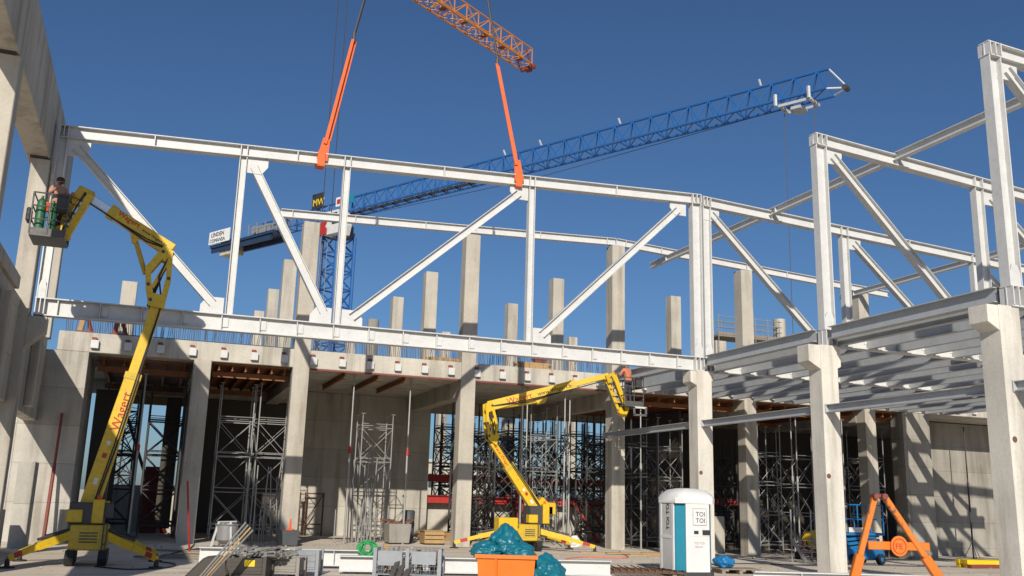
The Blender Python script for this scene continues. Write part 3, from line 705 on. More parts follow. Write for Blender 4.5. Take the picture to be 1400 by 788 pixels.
part('trolley', MB().bar(tq - jd * 1.0 - js * .6, tq + jd * 1.0 - js * .6, .1, .16).bar(tq - jd * 1.0 + js * .6, tq + jd * 1.0 + js * .6, .1, .16).bar(tq - jd * .9 - js * .6, tq - jd * .9 + js * .6, .16, .2).bar(tq + jd * .9 - js * .6, tq + jd * .9 + js * .6, .16, .2).bar(tq - js * .5 - Zup * .25, tq + js * .5 - Zup * .25, .6, .2), M['zinc'], cr_)
for q_ in (-1.1, .9): part('trolley_post', MB().bar(tq + jd * q_ - js * .75, tq + jd * q_ - js * .75 + Zup * .7, .14, .14), M['white'], cr_)
part('hoist_rope', MB().tube(tq - jd * .9, tq - jd * .9 - Zup * 18, .025, 4).tube(tq + jd * .9, tq + jd * .9 - Zup * 18, .025, 4), M['wire'], cr_)
part('pendant_cable', MB().tube(j0 + js * .2 - Zup * .25, j0.lerp(j1, .48) + js * .2 - Zup * .75, .022, 4).tube(j0.lerp(j1, .48) + js * .2 - Zup * .75, j0.lerp(j1, .95) - Zup * .3, .022, 4), M['wire'], cr_)
# counter jib
c0 = base + Zup * JZ - jd * .8; c1 = base + Zup * (JZ - .1) - jd * 18
top, bot, la = lattice(c0, c0.lerp(c1, .6), 1.3, 1.3, 7, (.085, .075, .04))
part('counter_jib_chord', top[0], M['blue'], cr_)
for b in bot: part('counter_jib_chord', b, M['blue'], cr_)
part('counter_jib_lacing', la, M['blue'], cr_)
part('counter_jib_deck', MB().bar(c0.lerp(c1, .42) - Zup * .1, c1 - Zup * .1, 1.9, .25).bar(c0.lerp(c1, .45) - Zup * .5 - js * .7, c1 - Zup * .42 - js * .7, .2, .45).bar(c0.lerp(c1, .45) - Zup * .5 + js * .7, c1 - Zup * .42 + js * .7, .2, .45), M['blue_dark'], cr_)
mb = MB()
for k in range(10):
    q = c0.lerp(c1, .35 + .65 * k / 9) - js * 1.0
    mb.tube(q, q + Zup * 1.1, .03, 5)
for z in (.5, 1.05): mb.tube(c0.lerp(c1, .35) - js + Zup * z, c1 - js + Zup * z, .025, 5)
part('counter_jib_railing', mb, M['galv'], cr_)
q = c0.lerp(c1, .52)
part('winch', MB().bar(q + Zup * .6 - jd * 1.5, q + Zup * .6 + jd * .5, 1.0, .7).tube(q + Zup * .7 - jd * 2 - js * .5, q + Zup * .7 - jd * 2 + js * .5, .4, 14).bar(q + jd * 1.4 + Zup * .7, q + jd * 2.2 + Zup * .7, 1.0, 1.3), M['galv'], cr_)
q = c1 + jd * 1.2
for k in range(3): part('counterweight', MB().bar(q + jd * k * .75 - Zup * .3, q + jd * (k * .75 + .66) - Zup * .3, 1.2, 1.5), M['conc'], cr_, bev=.02)
# sign board with the maker's lettering
sg0 = c1 - js * 1.12 + Zup * .15
bd = part('name_board', MB().bar(sg0 + Zup * .55, sg0 + jd * 3.4 + Zup * .55, .05, 1.25), M['white_plastic'], cr_)
part('lettering', text('LINDEN', .60, sg0 + jd * .35 + Zup * .62 - js * .03, jd, Zup, .02).join(text('COMANSA', .52, sg0 + jd * .15 + Zup * .06 - js * .03, jd, Zup, .02)), M['ink'], bd)
# cab and panels by the mast
cq = base + jd * 1.0 - js * 1.75 + Zup * 22.9
part('cab', MB().ext([cq + jd * -.9, cq + jd * .9, cq + jd * 1.1 + Zup * .8, cq + jd * .8 + Zup * 2.0, cq + jd * -.9 + Zup * 2.0], js * 1.3), M['white'], cr_)
part('cab_glass', MB().ext([cq + jd * .1 - js * .02 + Zup * .8, cq + jd * .95 - js * .02 + Zup * .8, cq + jd * .7 - js * .02 + Zup * 1.8, cq + jd * .1 - js * .02 + Zup * 1.8], js * .015), M['glass'], cr_)
part('red_guard', MB().bar(cq - jd * 1.4 - js * .1, cq - jd * .5 - js * .1 + Zup * 1.6, .1, .5).bar(cq - jd * 1.3 + Zup * .3 - js * .15, cq - jd * .4 + Zup * .3 - js * .15, .1, .6), M['red'], cr_)
yq = base - jd * 1.9 - js * 1.0 + Zup * 26.5
yb = part('sign_panel', MB().bar(yq - jd * .75, yq + jd * .75, .06, 1.35), M['ink'], cr_)
part('lettering', text('MW', .86, yq - jd * .66 - js * .04 - Zup * .42, jd, Zup, .01), M['sign_yellow'], yb)
rq = base + jd * .9 - js * 1.0 + Zup * 25.9
rb_ = part('sign_panel', MB().bar(rq - jd * .35, rq + jd * .35, .06, .8), M['white_plastic'], cr_); part('red_square', MB().bar(rq - jd * .2 - js * .04, rq + jd * .2 - js * .04, .012, .42), M['red'], rb_)
part('teal_panel', MB().bar(base + jd * 1.6 - js * 1.0 + Zup * 25.9, base + jd * 2.8 - js * 1.0 + Zup * 25.9, .06, .7), M['teal'], cr_)
# orange crane jib high above
o1 = V((9.84, 43.72, 39.6)); od = V((-10.68, -6.95, 0)).normalized(); o0 = o1 + od * 34
oc = thing('crane_jib', 'orange lattice crane jib reaching in from the top of the photo', 'crane jib', o1)
top, bot, la = lattice(o1, o0, 1.5, 1.45, 22, (.07, .085, .045), tri=False)
for b in top: part('top_chord', b, M['orange_crane'], oc)
for b in bot: part('bottom_chord', b, M['orange_crane'], oc)
part('lacing', la, M['orange_crane'], oc)
osd = od.cross(Zup)
part('jib_tip', MB().bar(o1 - osd * .8 - od * .5, o1 + osd * .8 - od * .5, .3, .3).bar(o1 - osd * .6, o1 - osd * .6 + Zup * 1.2 + od * .7, .12, .12).bar(o1 + osd * .6, o1 + osd * .6 + Zup * 1.2 + od * .7, .12, .12).tube(o1 - od * .6 - osd * .2 - Zup * .1, o1 - od * .6 + osd * .2 - Zup * .1, .25, 10), M['redbrown'], oc)
mb = MB()
for k in range(12):
    q = o1 + od * (1.2 + 2.6 * k)
    mb.bar(q - osd * .7 + Zup * .1, q + osd * .1 + Zup * .1, .5, .06)
part('walkway_bracket', mb, M['redbrown'], oc)
hq = o1 + od * 21.5
part('hoist_rope', MB().tube(hq, hq - Zup * 19.7, .03, 4).tube(hq + od * .8, hq + od * .8 - Zup * 19.7, .03, 4), M['wire'], oc)
hb_ = hq + od * .4 - Zup * 19.9
part('hook_block', MB().bar(hb_ - od * .5, hb_ + od * .5, .25, .35), M['orange_crane'], oc)
# ------------------------------------------------------------------ people
def person(label, loc, rz, top, bottom, pose, hair, group=None, sc_=1.):
    J = dict(pel=(0, 0, .93), sp=(0, .01, 1.10), ch=(0, .03, 1.32), nk=(0, .03, 1.47), hd=(0, .05, 1.57), ht=(0, .04, 1.67),
             lh=(-.09, 0, .90), rh=(.09, 0, .90), ls=(-.17, .02, 1.40), rs=(.17, .02, 1.40)); J.update(pose)
    rad = dict(pel=.135, sp=.125, ch=.14, nk=.058, hd=.088, ht=.08, lh=.095, rh=.095, lk=.062, rk=.062, la=.045, ra=.045, lt=.04, rt=.04,
               ls=.072, rs=.072, le=.047, re=.047, lw=.034, rw=.034, lp=.036, rp=.036)
    E_ = [('pel', 'sp'), ('sp', 'ch'), ('ch', 'nk'), ('nk', 'hd'), ('hd', 'ht'), ('pel', 'lh'), ('pel', 'rh'), ('lh', 'lk'), ('lk', 'la'), ('la', 'lt'), ('rh', 'rk'), ('rk', 'ra'), ('ra', 'rt'),
          ('ch', 'ls'), ('ch', 'rs'), ('ls', 'le'), ('le', 'lw'), ('lw', 'lp'), ('rs', 're'), ('re', 'rw'), ('rw', 'rp')]
    for sd in 'lr':
        wv, ev = V(J[sd + 'w']), V(J[sd + 'e']); d = (wv - ev).normalized(); J[sd + 'p'] = tuple(wv + d * .06)
        sx = d.cross(V((0, 0, 1))); sx = sx.normalized() if sx.length > .05 else V((1, 0, 0))
        pv = V(J[sd + 'p'])
        for k, (o, L) in enumerate(((-.03, .06), (-.01, .075), (.01, .07), (.03, .055))):
            a, b = f'{sd}f{k}', f'{sd}g{k}'
            J[a] = tuple(pv + sx * o + d * L * .6); J[b] = tuple(pv + sx * o + d * L * .9 - Zup * L * .5); rad[a] = .0095; rad[b] = .008
            E_ += [(sd + 'p', a), (a, b)]
        J[sd + 'th'] = tuple(wv + sx * .05 + d * .05); rad[sd + 'th'] = .011; E_.append((sd + 'w', sd + 'th'))
    ns = list(J); me = bpy.data.meshes.new('tmp'); me.from_pydata([J[n] for n in ns], [(ns.index(a), ns.index(b)) for a, b in E_], [])
    ob = bpy.data.objects.new('tmp', me); COL.objects.link(ob)
    md = ob.modifiers.new('s', 'SKIN'); md.use_smooth_shade = True
    for i, n in enumerate(ns):
        sv = me.skin_vertices[0].data[i]; sv.radius = (rad.get(n, .04),) * 2; sv.use_root = (n == 'pel')
    ss = ob.modifiers.new('u', 'SUBSURF'); ss.levels = 2; ss.render_levels = 2
    bm_ = bpy.data.meshes.new_from_object(ob.evaluated_get(bpy.context.evaluated_depsgraph_get()))
    bpy.data.objects.remove(ob); bpy.data.meshes.remove(me)
    bm_.name = 'person'
    o = bpy.data.objects.new('person', bm_); COL.objects.link(o); o.location = loc; o.rotation_euler = (0, 0, rz); o.scale = (sc_,) * 3
    MW[o.name] = Matrix.Translation(V(loc)) @ Matrix.Rotation(rz, 4, 'Z') @ Matrix.Scale(sc_, 4)
    for m in (M['skin'], M[top], M[bottom], M['boot']): bm_.materials.append(m)
    for p in bm_.polygons:
        c = p.center
        arm = abs(c.x) > .22 or (c - V(J['lw'])).length < .22 or (c - V(J['rw'])).length < .22
        if c.z < .12: p.material_index = 3
        elif c.z < .98 and not arm: p.material_index = 2
        elif c.z < 1.46 and (not arm or c.z > 1.28): p.material_index = 1
        else: p.material_index = 0
        p.use_smooth = True
    tag(o, label, 'person', group)
    h = V(J['ht']); f = V(J['hd'])
    cap = MB().lathe(f + V((0, -.012, .0)), [(.098, .01), (.106, .05), (.098, .10), (.06, .14), (.01, .15)], 16)
    part('hair' if hair == 'hair' else 'cap', cap, M[hair], o, local=True, smooth=True)
    nose = MB().add([f + V(q) for q in ((-.014, .082, .0), (.014, .082, .0), (0, .116, -.002), (0, .084, .05))], [(0, 1, 2), (0, 2, 3), (1, 3, 2), (0, 3, 1)])
    part('nose', nose, M['skin'], o, local=True)
    part('ear', MB().tube(f + V((-.1, .0, .0)), f + V((-.075, 0, 0)), .028, 8), M['skin'], o, local=True); part('ear', MB().tube(f + V((.075, .0, .0)), f + V((.1, 0, 0)), .028, 8), M['skin'], o, local=True)
    for q in (-.032, .032): part('eye', MB().lathe(f + V((q, .078, .022)), [(.004, -.01), (.011, -.004), (.011, .004), (.004, .01)], 8), M['ink'], o, local=True)
    part('mouth', MB().box(f.x - .025, f.x + .025, f.y + .074, f.y + .086, f.z - .045, f.z - .037), M['ink_red'], o, local=True)
    return o
stand = dict(lk=(-.11, .03, .50), la=(-.12, -.02, .09), lt=(-.13, .11, .045), rk=(.11, .03, .50), ra=(.12, -.02, .09), rt=(.13, .11, .045))
# ------------------------------------------------------------------ boom lifts
def basket(t, x0, x1, y0, y1, z0, mat='basket', extra=None):
    part('basket_floor', MB().box(x0, x1, y0, y1, z0, z0 + .06).box(x0, x1, y0, y0 + .02, z0 + .061, z0 + .2).box(x0, x1, y1 - .02, y1, z0 + .061, z0 + .2), M[mat], t)
    mb = MB()
    for x in (x0, (x0 + x1) / 2, x1):
        for y in (y0, y1): mb.tube((x, y, z0 + .05), (x, y, z0 + 1.1), .02, 6)
    for z in (.42, .76, 1.1):
        for y in (y0, y1): mb.tube((x0, y, z0 + z), (x1, y, z0 + z), .02, 6)
        for x in (x0, x1): mb.tube((x, y0, z0 + z), (x, y1, z0 + z), .02, 6)
    part('basket_rail', mb, M[mat], t)
    part('control_box', MB().box(x1 - .28, x1 - .02, y0 + .05, y0 + .35, z0 + .7, z0 + 1.15), M['dark'], t, bev=.01)
def lift(label, t0, base, A0, A1, kn, U0, U1, jib, bk, z0, dy_up=0., span=1.58):
    L = thing('boom_lift', label, 'boom lift', (base[0], t0, z0), group='yellow articulated boom lifts')
    bs = base[0]; P3 = lambda p, d=0: V((p[0], t0 + d, p[1]))
    cb = part('chassis', MB().box(bs - .42, bs + .42, t0 - .55, t0 + .55, z0 + .36, z0 + .95), M['yellow_dirty'], L, bev=.03)
    part('grille', MB().box(bs - .24, bs + .24, t0 - .565, t0 - .553, z0 + .5, z0 + .84), M['yellow_dirty'], cb)
    for k in range(4): part('grille_slot', MB().box(bs - .2, bs + .2, t0 - .575, t0 - .567, z0 + .54 + .07 * k, z0 + .57 + .07 * k), M['dark'], cb)
    for q in (-1, 1):
        mb = MB(); x = bs + q * .36
        pts = [(x - .1, t0 - .75, z0 + .2), (x - .1, t0 - .6, z0 + .02), (x - .1, t0 + .6, z0 + .02), (x - .1, t0 + .75, z0 + .2), (x - .1, t0 + .6, z0 + .36), (x - .1, t0 - .6, z0 + .36)]
        mb.ext(pts, (.2, 0, 0)); part('track', mb, M['black'], L, bev=.01)
    for sx in (-1, 1):
        for sy in (-1, 1):
            a = V((bs + sx * .4, t0 + sy * .45, z0 + .72)); f = V((bs + sx * span, t0 + sy * 1.15, z0 + .13)); m_ = a.lerp(f, .55) + Zup * .06
            o = part('outrigger', MB().taper(a, m_, .17, .2, .15, .17).taper(m_, f + Zup * .08, .12, .14, .1, .12), M['yellow'], L)
            part('foot_pad', MB().lathe(f + V((0, 0, -.13)), [(.17, 0), (.17, .035), (.06, .05), (.05, .2)], 14), M['black'], o)
            part('outrigger_cylinder', MB().tube(a + Zup * .12, m_ + Zup * .16, .035, 8), M['dark'], o)
            part('warning_stripe', MB().taper(f.lerp(m_, .22) - V((0, .058, -.07)), f.lerp(m_, .5) - V((0, .062, -.04)), .006, .12, .006, .13), M['red'], o)
    part('turret', MB().box(A0[0] - .4, A0[0] + .38, t0 - .36, t0 + .36, z0 + .952, A0[1] + .12).box(A0[0] + .2, A0[0] + .55, t0 - .3, t0 + .3, A0[1] - .25, A0[1] + .12), M['dark'], L, bev=.02)
    part('turret_cover', MB().box(A0[0] - .46, A0[0] - .1, t0 - .42, t0 - .1, z0 + 1.0, z0 + 1.3).box(A0[0] + .1, A0[0] + .36, t0 - .42, t0 - .1, z0 + .98, A0[1] + .2), M['yellow'], L, bev=.02)
    a0, a1 = P3(A0), P3(A1); dn = (a1 - a0).normalized(); sd = dn.cross(V((0, 1, 0))).normalized()
    tq_ = a0.lerp(a1, .62)
    part('lower_boom', MB().taper(a0 - dn * .25, tq_, .27, .46, .25, .38, (1, 0, 0)), M['yellow'], L, bev=.015)
    part('lower_inner_boom', MB().bar(tq_ - dn * .1, a1, .2, .29, (1, 0, 0)), M['yellow'], L, bev=.01)
    part('boom_collar', MB().bar(tq_ - dn * .06, tq_ + dn * .12, .28, .41, (1, 0, 0)), M['yellow_dirty'], L, bev=.01)
    part('boom_foot', MB().bar(a0 + sd * -.45 + dn * .1, a0 + sd * .1 + dn * .0, .3, .3), M['yellow'], L, bev=.01)
    part('lift_cylinder', MB().tube(a0 + sd * -.3 + V((0, .2, 0)), a0.lerp(a1, .33) + V((0, .22, 0)), .06, 10), M['dark'], L)
    kp = [P3(p, -.2) for p in kn]; kc = sum(kp, V()) / len(kp)
    for off in (0, .34):
        rim = MB(); k2 = [p + V((0, off, 0)) for p in kp]; n2 = len(k2); c2 = kc + V((0, off, 0))
        inn = [c2.lerp(p, .56) for p in k2]
        rim.add(k2 + inn + [p + V((0, .06, 0)) for p in k2 + inn], sum([[(i, (i + 1) % n2, n2 + (i + 1) % n2, n2 + i), (2 * n2 + i, 2 * n2 + (i + 1) % n2, 3 * n2 + (i + 1) % n2, 3 * n2 + i), (i, (i + 1) % n2, 2 * n2 + (i + 1) % n2, 2 * n2 + i), (n2 + i, n2 + (i + 1) % n2, 3 * n2 + (i + 1) % n2, 3 * n2 + i)] for i in range(n2)], []))
        part('knuckle_plate', rim, M['yellow'], L)
        part('knuckle_web', MB().bar(inn[0].lerp(inn[-1], .5) + V((0, .03, 0)), inn[n2 // 2] + V((0, .03, 0)), .05, .09, (1, 0, 0)), M['yellow'], L)
    for p in kp[::2]: part('knuckle_pin', MB().tube(kc.lerp(p, .80) - V((0, .02, 0)), kc.lerp(p, .80) + V((0, .44, 0)), .045, 10), M['dark'], L)
    part('hose_bundle', MB().path([kp[0] + V((0, .2, 0)), kc + V((.05, .2, .1)), kp[len(kp) // 2] + V((0, .2, 0))], .05, 6), M['black'], L)
    u0_, u1_ = P3(U0), P3(U1, dy_up); du = (u1_ - u0_).normalized(); uq = u0_.lerp(u1_, .70)
    part('upper_boom', MB().taper(u0_, uq, .26, .38, .24, .31), M['yellow'], L, bev=.015)
    part('upper_inner_boom', MB().bar(uq - du * .1, u1_, .17, .2), M['chrome' if dy_up == 0 else 'yellow'], L, bev=.01)
    part('upper_collar', MB().bar(uq - du * .08, uq + du * .1, .28, .36), M['yellow_dirty'], L)
    part('boom_cylinder', MB().tube(kp[-2].lerp(kp[-1], .3) + V((0, .2, 0)), u0_.lerp(u1_, .42) - Zup * .3, .065, 10), M['yellow_dirty'], L)
    part('cylinder_bracket', MB().ext([u0_.lerp(u1_, .36) + V((0, -.1, -.1)), u0_.lerp(u1_, .50) + V((0, -.1, -.1)), u0_.lerp(u1_, .46) + V((0, -.1, -.42)), u0_.lerp(u1_, .41) + V((0, -.1, -.42))], (0, .2, 0)), M['yellow'], L)
    ja, jb = V((jib[0][0], u1_.y, jib[0][1])), V((jib[1][0], u1_.y, jib[1][1])); jn = (jb - ja).normalized(); jp = jn.cross(V((0, 1, 0))).normalized()
    part('jib_link', MB().bar(ja + jp * .14 - V((0, .1, 0)), jb + jp * .14 - V((0, .1, 0)), .16, .17), M['yellow'], L)
    part('jib_link', MB().bar(ja - jp * .16 + V((0, .06, 0)), jb - jp * .16 + V((0, .06, 0)), .16, .16), M['yellow'], L)
    part('jib_head', MB().bar(ja - jn * .12, ja + jn * .22, .3, .42), M['yellow_dirty'], L, bev=.02)
    mb = MB()
    for k in range(4):
        q = ja.lerp(jb, .3 + .2 * k); mb.bar(q - jp * .18, q + jp * .16, .2, .05)
    part('jib_cross_plate', mb, M['yellow'], L); part('jib_foot', MB().bar(jb - jn * .15 - jp * .12, jb + jn * .12 + jp * .12, .34, .34), M['yellow'], L, bev=.02)
    part('jib_cylinder', MB().tube(ja + jn * .2 - jp * .26, jb - jp * .22, .045, 8), M['dark'], L)
    for q, rr in ((.11, .022), (.07, .016)):
        part('boom_hose', MB().path([a0 - V((0, q + .09, 0)) - sd * .12 * (q * 9), a0.lerp(a1, .3) - V((0, .15, 0)) - sd * .16 * (q * 9), a0.lerp(a1, .6) - V((0, .15, 0)) - sd * .15 * (q * 9), a1 - V((0, .13, 0)) - sd * .1, kc - V((0, .05, 0)), u0_ - V((0, .15, 0)), u0_.lerp(u1_, .3) - V((0, .15, 0)) - Zup * .2 * (q * 9), uq - V((0, .15, 0)) - Zup * .17, u1_ - V((0, .12, 0)) - Zup * .16, ja - V((0, .16, 0)), jb - V((0, .2, 0))], rr, 6), M['black'], L)
    for k, (f_, w_, mt) in enumerate(((.12, .16, 'white_plastic'), (.24, .12, 'red'), (.30, .1, 'white_plastic'))):
        c_ = a0.lerp(a1, f_) - V((0, .142, 0)); part('sticker', MB().bar(c_ - dn * w_ / 2 + sd * .04, c_ + dn * w_ / 2 + sd * .04, .006, .1, sd), M[mt], L)
    part('access_ladder', MB().box(bs + .30, bs + .33, t0 - .60, t0 - .57, z0 + .1, z0 + 1.0).box(bs + .38, bs + .41, t0 - .60, t0 - .57, z0 + .1, z0 + 1.0).box(bs + .331, bs + .379, t0 - .595, t0 - .575, z0 + .5, z0 + .53), M['dark'], L)
    part('beacon', MB().lathe((A0[0] + .22, t0 - .26, A0[1] + .201), [(.05, 0), (.05, .08), (.02, .1)], 10), M['hivis'], L)
    basket(L, *bk)
    return L, (a0, a1, dn, sd), (u0_, u1_, du)
def sum_mb(l):
    m = MB()
    for x in l: m.join(x)
    return m
# left lift
L1, (a0, a1, dn, sd), (q0, q1, du) = lift('yellow boom lift at the left, its basket raised to the left columns', -2.6, (-18.93,), (-19.02, 1.35), (-17.98, 6.55),
    [(-18.2, 6.45), (-17.82, 6.4), (-17.72, 7.2), (-17.74, 7.95), (-17.98, 8.08), (-18.38, 7.45), (-18.32, 6.95)], (-17.78, 7.98), (-19.98, 9.2), ((-20.02, 9.25), (-20.45, 8.12)),
    (-21.12, -20.32, -3.25, -2.15, 7.86), 0)
b1 = next(c for c in L1.children if c.name.startswith('lower_boom'))
o_ = a0.lerp(a1, .17) - V((0, .185, 0)) - sd * .1
part('lettering', text('Wagert', .32, a0.lerp(a1, .36) - V((0, .139, 0)) - sd * .10, dn, sd, .006), M['ink_red'], b1)
b2 = next(c for c in L1.children if c.name.startswith('upper_boom'))
part('lettering', text('Wagert', .20, q0.lerp(q1, .67) - V((0, .133, 0)) + V((.05, 0, -.02)), -du, V((0, 1, 0)).cross(du), .004), M['ink_red'], b2)
part('lettering', text('www.Wagert.be', .11, q0.lerp(q1, .36) - V((0, .134, 0)), -du, V((0, 1, 0)).cross(du), .004), M['ink'], b2)
# green gas bottle trolley etc. in the left basket
solo('gas_bottle', MB().lathe((-20.95, -3.0, 7.925), [(.11, 0), (.115, .75), (.09, .9), (.03, .96), (.03, 1.02)], 14), M['green_d'], 'green gas bottle standing in the left lift basket', 'gas bottle', smooth=True)
solo('gas_bottle', MB().lathe((-20.68, -3.02, 7.925), [(.10, 0), (.105, .65), (.08, .8), (.03, .86), (.03, .92)], 14), M['green_d'], 'shorter green gas bottle beside the worker in the left basket', 'gas bottle', smooth=True)
solo('tool_bag', MB().box(-21.26, -21.15, -3.1, -2.75, 8.25, 8.6), M['black'], 'black bag hanging outside the left basket', 'bag', bev=.03)
p1 = person('worker in a tan shirt with an orange pouch, standing in the left lift basket', (-20.66, -2.62, 7.92), R(-150), 'shirt', 'trouser',
            dict(stand, le=(-.27, .10, 1.18), lw=(-.22, .32, 1.25), re=(.27, .14, 1.20), rw=(.20, .36, 1.32)), 'hair', sc_=.98)
part('tool_pouch', MB().box(-.24, .22, -.21, -.12, .76, 1.02), M['hivis'], p1, local=True, bev=.02)
# right lift
L2, (a0, a1, dn, sd), (q0, q1, du) = lift('yellow boom lift in the middle, its jib reaching to the column by the basket', 5.2, (-4.45,), (-3.98, 1.5), (-5.82, 3.9),
    [(-6.05, 4.0), (-5.72, 3.78), (-5.62, 4.2), (-5.78, 4.9), (-5.95, 5.42), (-6.2, 5.3), (-6.15, 4.6)], (-6.05, 5.22), (-1.55, 6.6), ((-1.5, 6.55), (-.95, 5.25)),
    (-1.1, -.3, 3.6, 4.55, 5.42), 0, -1.1, 2.35)
b1 = next(c for c in L2.children if c.name.startswith('lower_inner_boom'))
part('lettering', text('www.Wagert.be', .20, a1 - dn * .10 - V((0, .104, 0)) + sd * .08, -dn, -sd, .004), M['ink_red'], b1)
b2 = next(c for c in L2.children if c.name.startswith('upper_boom'))
rt = du; upv = du.cross(V((0, 1, 0))); upv = -upv if upv.z < 0 else upv
nv = rt.cross(upv)
part('lettering', text('Wagert', .32, q0.lerp(q1, .15) + nv * .134 - upv * .1, rt, upv, .004), M['ink_red'], b2)
part('lettering', text('www.Wagert.be', .22, q0.lerp(q1, .40) + nv * .134 - upv * .08, rt, upv, .004), M['ink'], b2)
part('engine_box', MB().box(-5.7, -4.95, 4.55, 5.1, .62, 1.18), M['yellow'], L2, bev=.03); part('counter_arm', MB().box(-3.7, -3.3, 4.9, 5.5, 1.3, 1.75), M['yellow'], L2, bev=.04)
part('basket_frame', MB().bar((-.75, 3.55, 5.38), (-.2, 3.55, 5.38), .06, .07).bar((-.75, 3.55, 5.1), (-.2, 3.55, 5.1), .06, .07).bar((-.72, 3.55, 5.1), (-.72, 3.55, 5.4), .06, .06).bar((-.22, 3.55, 5.1), (-.22, 3.55, 5.4), .06, .06), M['white'], L2)
p2 = person('worker in a faded orange shirt standing in the right lift basket', (-.72, 4.05, 5.48), R(20), 'shirt_or', 'trouser',
            dict(stand, ch=(0, .08, 1.31), nk=(0, .12, 1.45), hd=(0, .15, 1.55), ht=(0, .16, 1.645), ls=(-.17, .08, 1.39), rs=(.17, .08, 1.39), le=(-.27, .2, 1.18), lw=(-.20, .40, 1.2), re=(.27, .22, 1.18), rw=(.18, .42, 1.22)), 'hair')

# ------------------------------------------------------------------ portable toilet
T0 = V((-4.3, -6.05, 0)); tl = thing('portable_toilet', 'teal and white portable toilet with a domed white roof', 'toilet cabin', T0)
hw = .56; c_ = .20
def octo(h_, c, z): return [V((T0.x + x, T0.y + y, z)) for x, y in ((-h_ + c, -h_), (h_ - c, -h_), (h_, -h_ + c), (h_, h_ - c), (h_ - c, h_), (-h_ + c, h_), (-h_, h_ - c), (-h_, -h_ + c))]
part('base', MB().ext(octo(hw + .02, .2, .0), (0, 0, .14)), M['dark'], tl, bev=.015)
part('cabin', MB().ext(octo(hw - .02, .22, .142), (0, 0, 1.70)), M['teal'], tl, bev=.03, seg=2)
part('door', MB().box(T0.x - .36, T0.x + .345, T0.y - hw - .015, T0.y - hw + .03, .08, 1.96), M['white_plastic'], tl, bev=.02, seg=2)
part('door_seam', MB().box(T0.x - .34, T0.x + .33, T0.y - hw - .019, T0.y - hw - .0155, 1.02, 1.03), M['grey_panel'], tl)
part('side_panel', MB().box(T0.x - hw - .01, T0.x - hw + .03, T0.y - .30, T0.y + .40, .16, 1.84), M['grey_panel'], tl, bev=.012)
part('side_panel_frame', MB().box(T0.x - hw - .022, T0.x - hw - .011, T0.y - .30, T0.y - .20, .16, 1.84).box(T0.x - hw - .022, T0.x - hw - .011, T0.y + .3, T0.y + .40, .16, 1.84).box(T0.x - hw - .022, T0.x - hw - .011, T0.y - .19, T0.y + .29, .95, 1.03), M['white_plastic'], tl)
vs = []
mb = MB(); rings = [(hw + .03, .16, 1.845), (hw + .035, .16, 1.99), (hw - .02, .18, 2.09), (hw - .14, .16, 2.19), (hw - .34, .1, 2.235)]
for h_, c, z in rings: mb.v += octo(h_, c, z)
for k in range(len(rings) - 1): mb.f += [(k * 8 + i, k * 8 + (i + 1) % 8, k * 8 + 8 + (i + 1) % 8, k * 8 + 8 + i) for i in range(8)]
mb.f += [tuple(range(8))[::-1], tuple(range(32, 40))]
part('roof', mb, M['white_plastic'], tl, smooth=True)
yf = T0.y - hw - .019
lg = part('logo_sign', MB().box(T0.x - .16, T0.x + .24, yf - .006, yf + .003, 1.30, 1.72), M['white_plastic'], tl)
part('logo_lettering', text('TOI', .17, (T0.x - .08, yf - .008, 1.52), (1, 0, 0), Zup, .002).join(text('TOI', .17, (T0.x - .08, yf - .008, 1.36), (1, 0, 0), Zup, .002)), M['ink'], lg)
fr = MB()
for a in ((T0.x - .16, T0.x + .24, 1.715, 1.722), (T0.x - .16, T0.x + .24, 1.298, 1.305), (T0.x - .163, T0.x - .157, 1.30, 1.72), (T0.x + .237, T0.x + .243, 1.30, 1.72)): fr.box(a[0], a[1], yf - .009, yf - .006, a[2], a[3])
part('logo_frame', fr, M['ink'], lg)
part('door_latch', MB().box(T0.x + .12, T0.x + .33, yf - .02, yf, 1.06, 1.18), M['ink'], tl); part('latch_sign', MB().box(T0.x - .13, T0.x + .0, yf - .008, yf, 1.08, 1.16), M['ink'], tl)
part('notice_text', text('TOI TOI', .085, (T0.x - .13, yf - .002, .82), (1, 0, 0), Zup, .002).join(text('VERHUUR', .055, (T0.x - .12, yf - .002, .74), (1, 0, 0), Zup, .002)), M['ink_pink'], tl)
part('side_lettering', text('TOI TOI', .2, (T0.x - hw - .024, T0.y - .10, 1.16), Zup, (0, 1, 0), .002), M['ink'], tl)
# ------------------------------------------------------------------ orange skip with bags
sk = V((-12.12, -13.35, 0)); kr = R(-20)
SM = Matrix.Translation(sk) @ Matrix.Rotation(kr, 4, 'Z')
skp = thing('waste_skip', 'orange steel waste skip full of teal bags, at the bottom edge', 'skip', sk, kr)
q = [(-.48, -.36, .1), (.48, -.36, .1), (.48, .4, .1), (-.48, .4, .1), (-.56, -.44, .93), (.56, -.44, .93), (.56, .48, .93), (-.56, .48, .93)]
q = [(x * .84, y * .84, z) for x, y, z in q]
qi = [(x * .955, y * .95, z + (.03 if z < .5 else 0)) for x, y, z in q]
mb = MB().add(q + qi, [(0, 1, 5, 4), (1, 2, 6, 5), (2, 3, 7, 6), (3, 0, 4, 7), (3, 2, 1, 0), (8, 12, 13, 9), (9, 13, 14, 10), (10, 14, 15, 11), (11, 15, 12, 8), (8, 9, 10, 11), (4, 5, 13, 12), (5, 6, 14, 13), (6, 7, 15, 14), (7, 4, 12, 15)])
part('skip_body', mb, M['orange'], skp, local=True)
mb = MB().bar((-.505, -.38, .915), (.505, -.38, .915), .045, .06).bar((-.505, .415, .915), (.505, .415, .915), .045, .06).bar((-.48, -.356, .915), (-.48, .391, .915), .045, .058).bar((.48, -.356, .915), (.48, .391, .915), .045, .058)
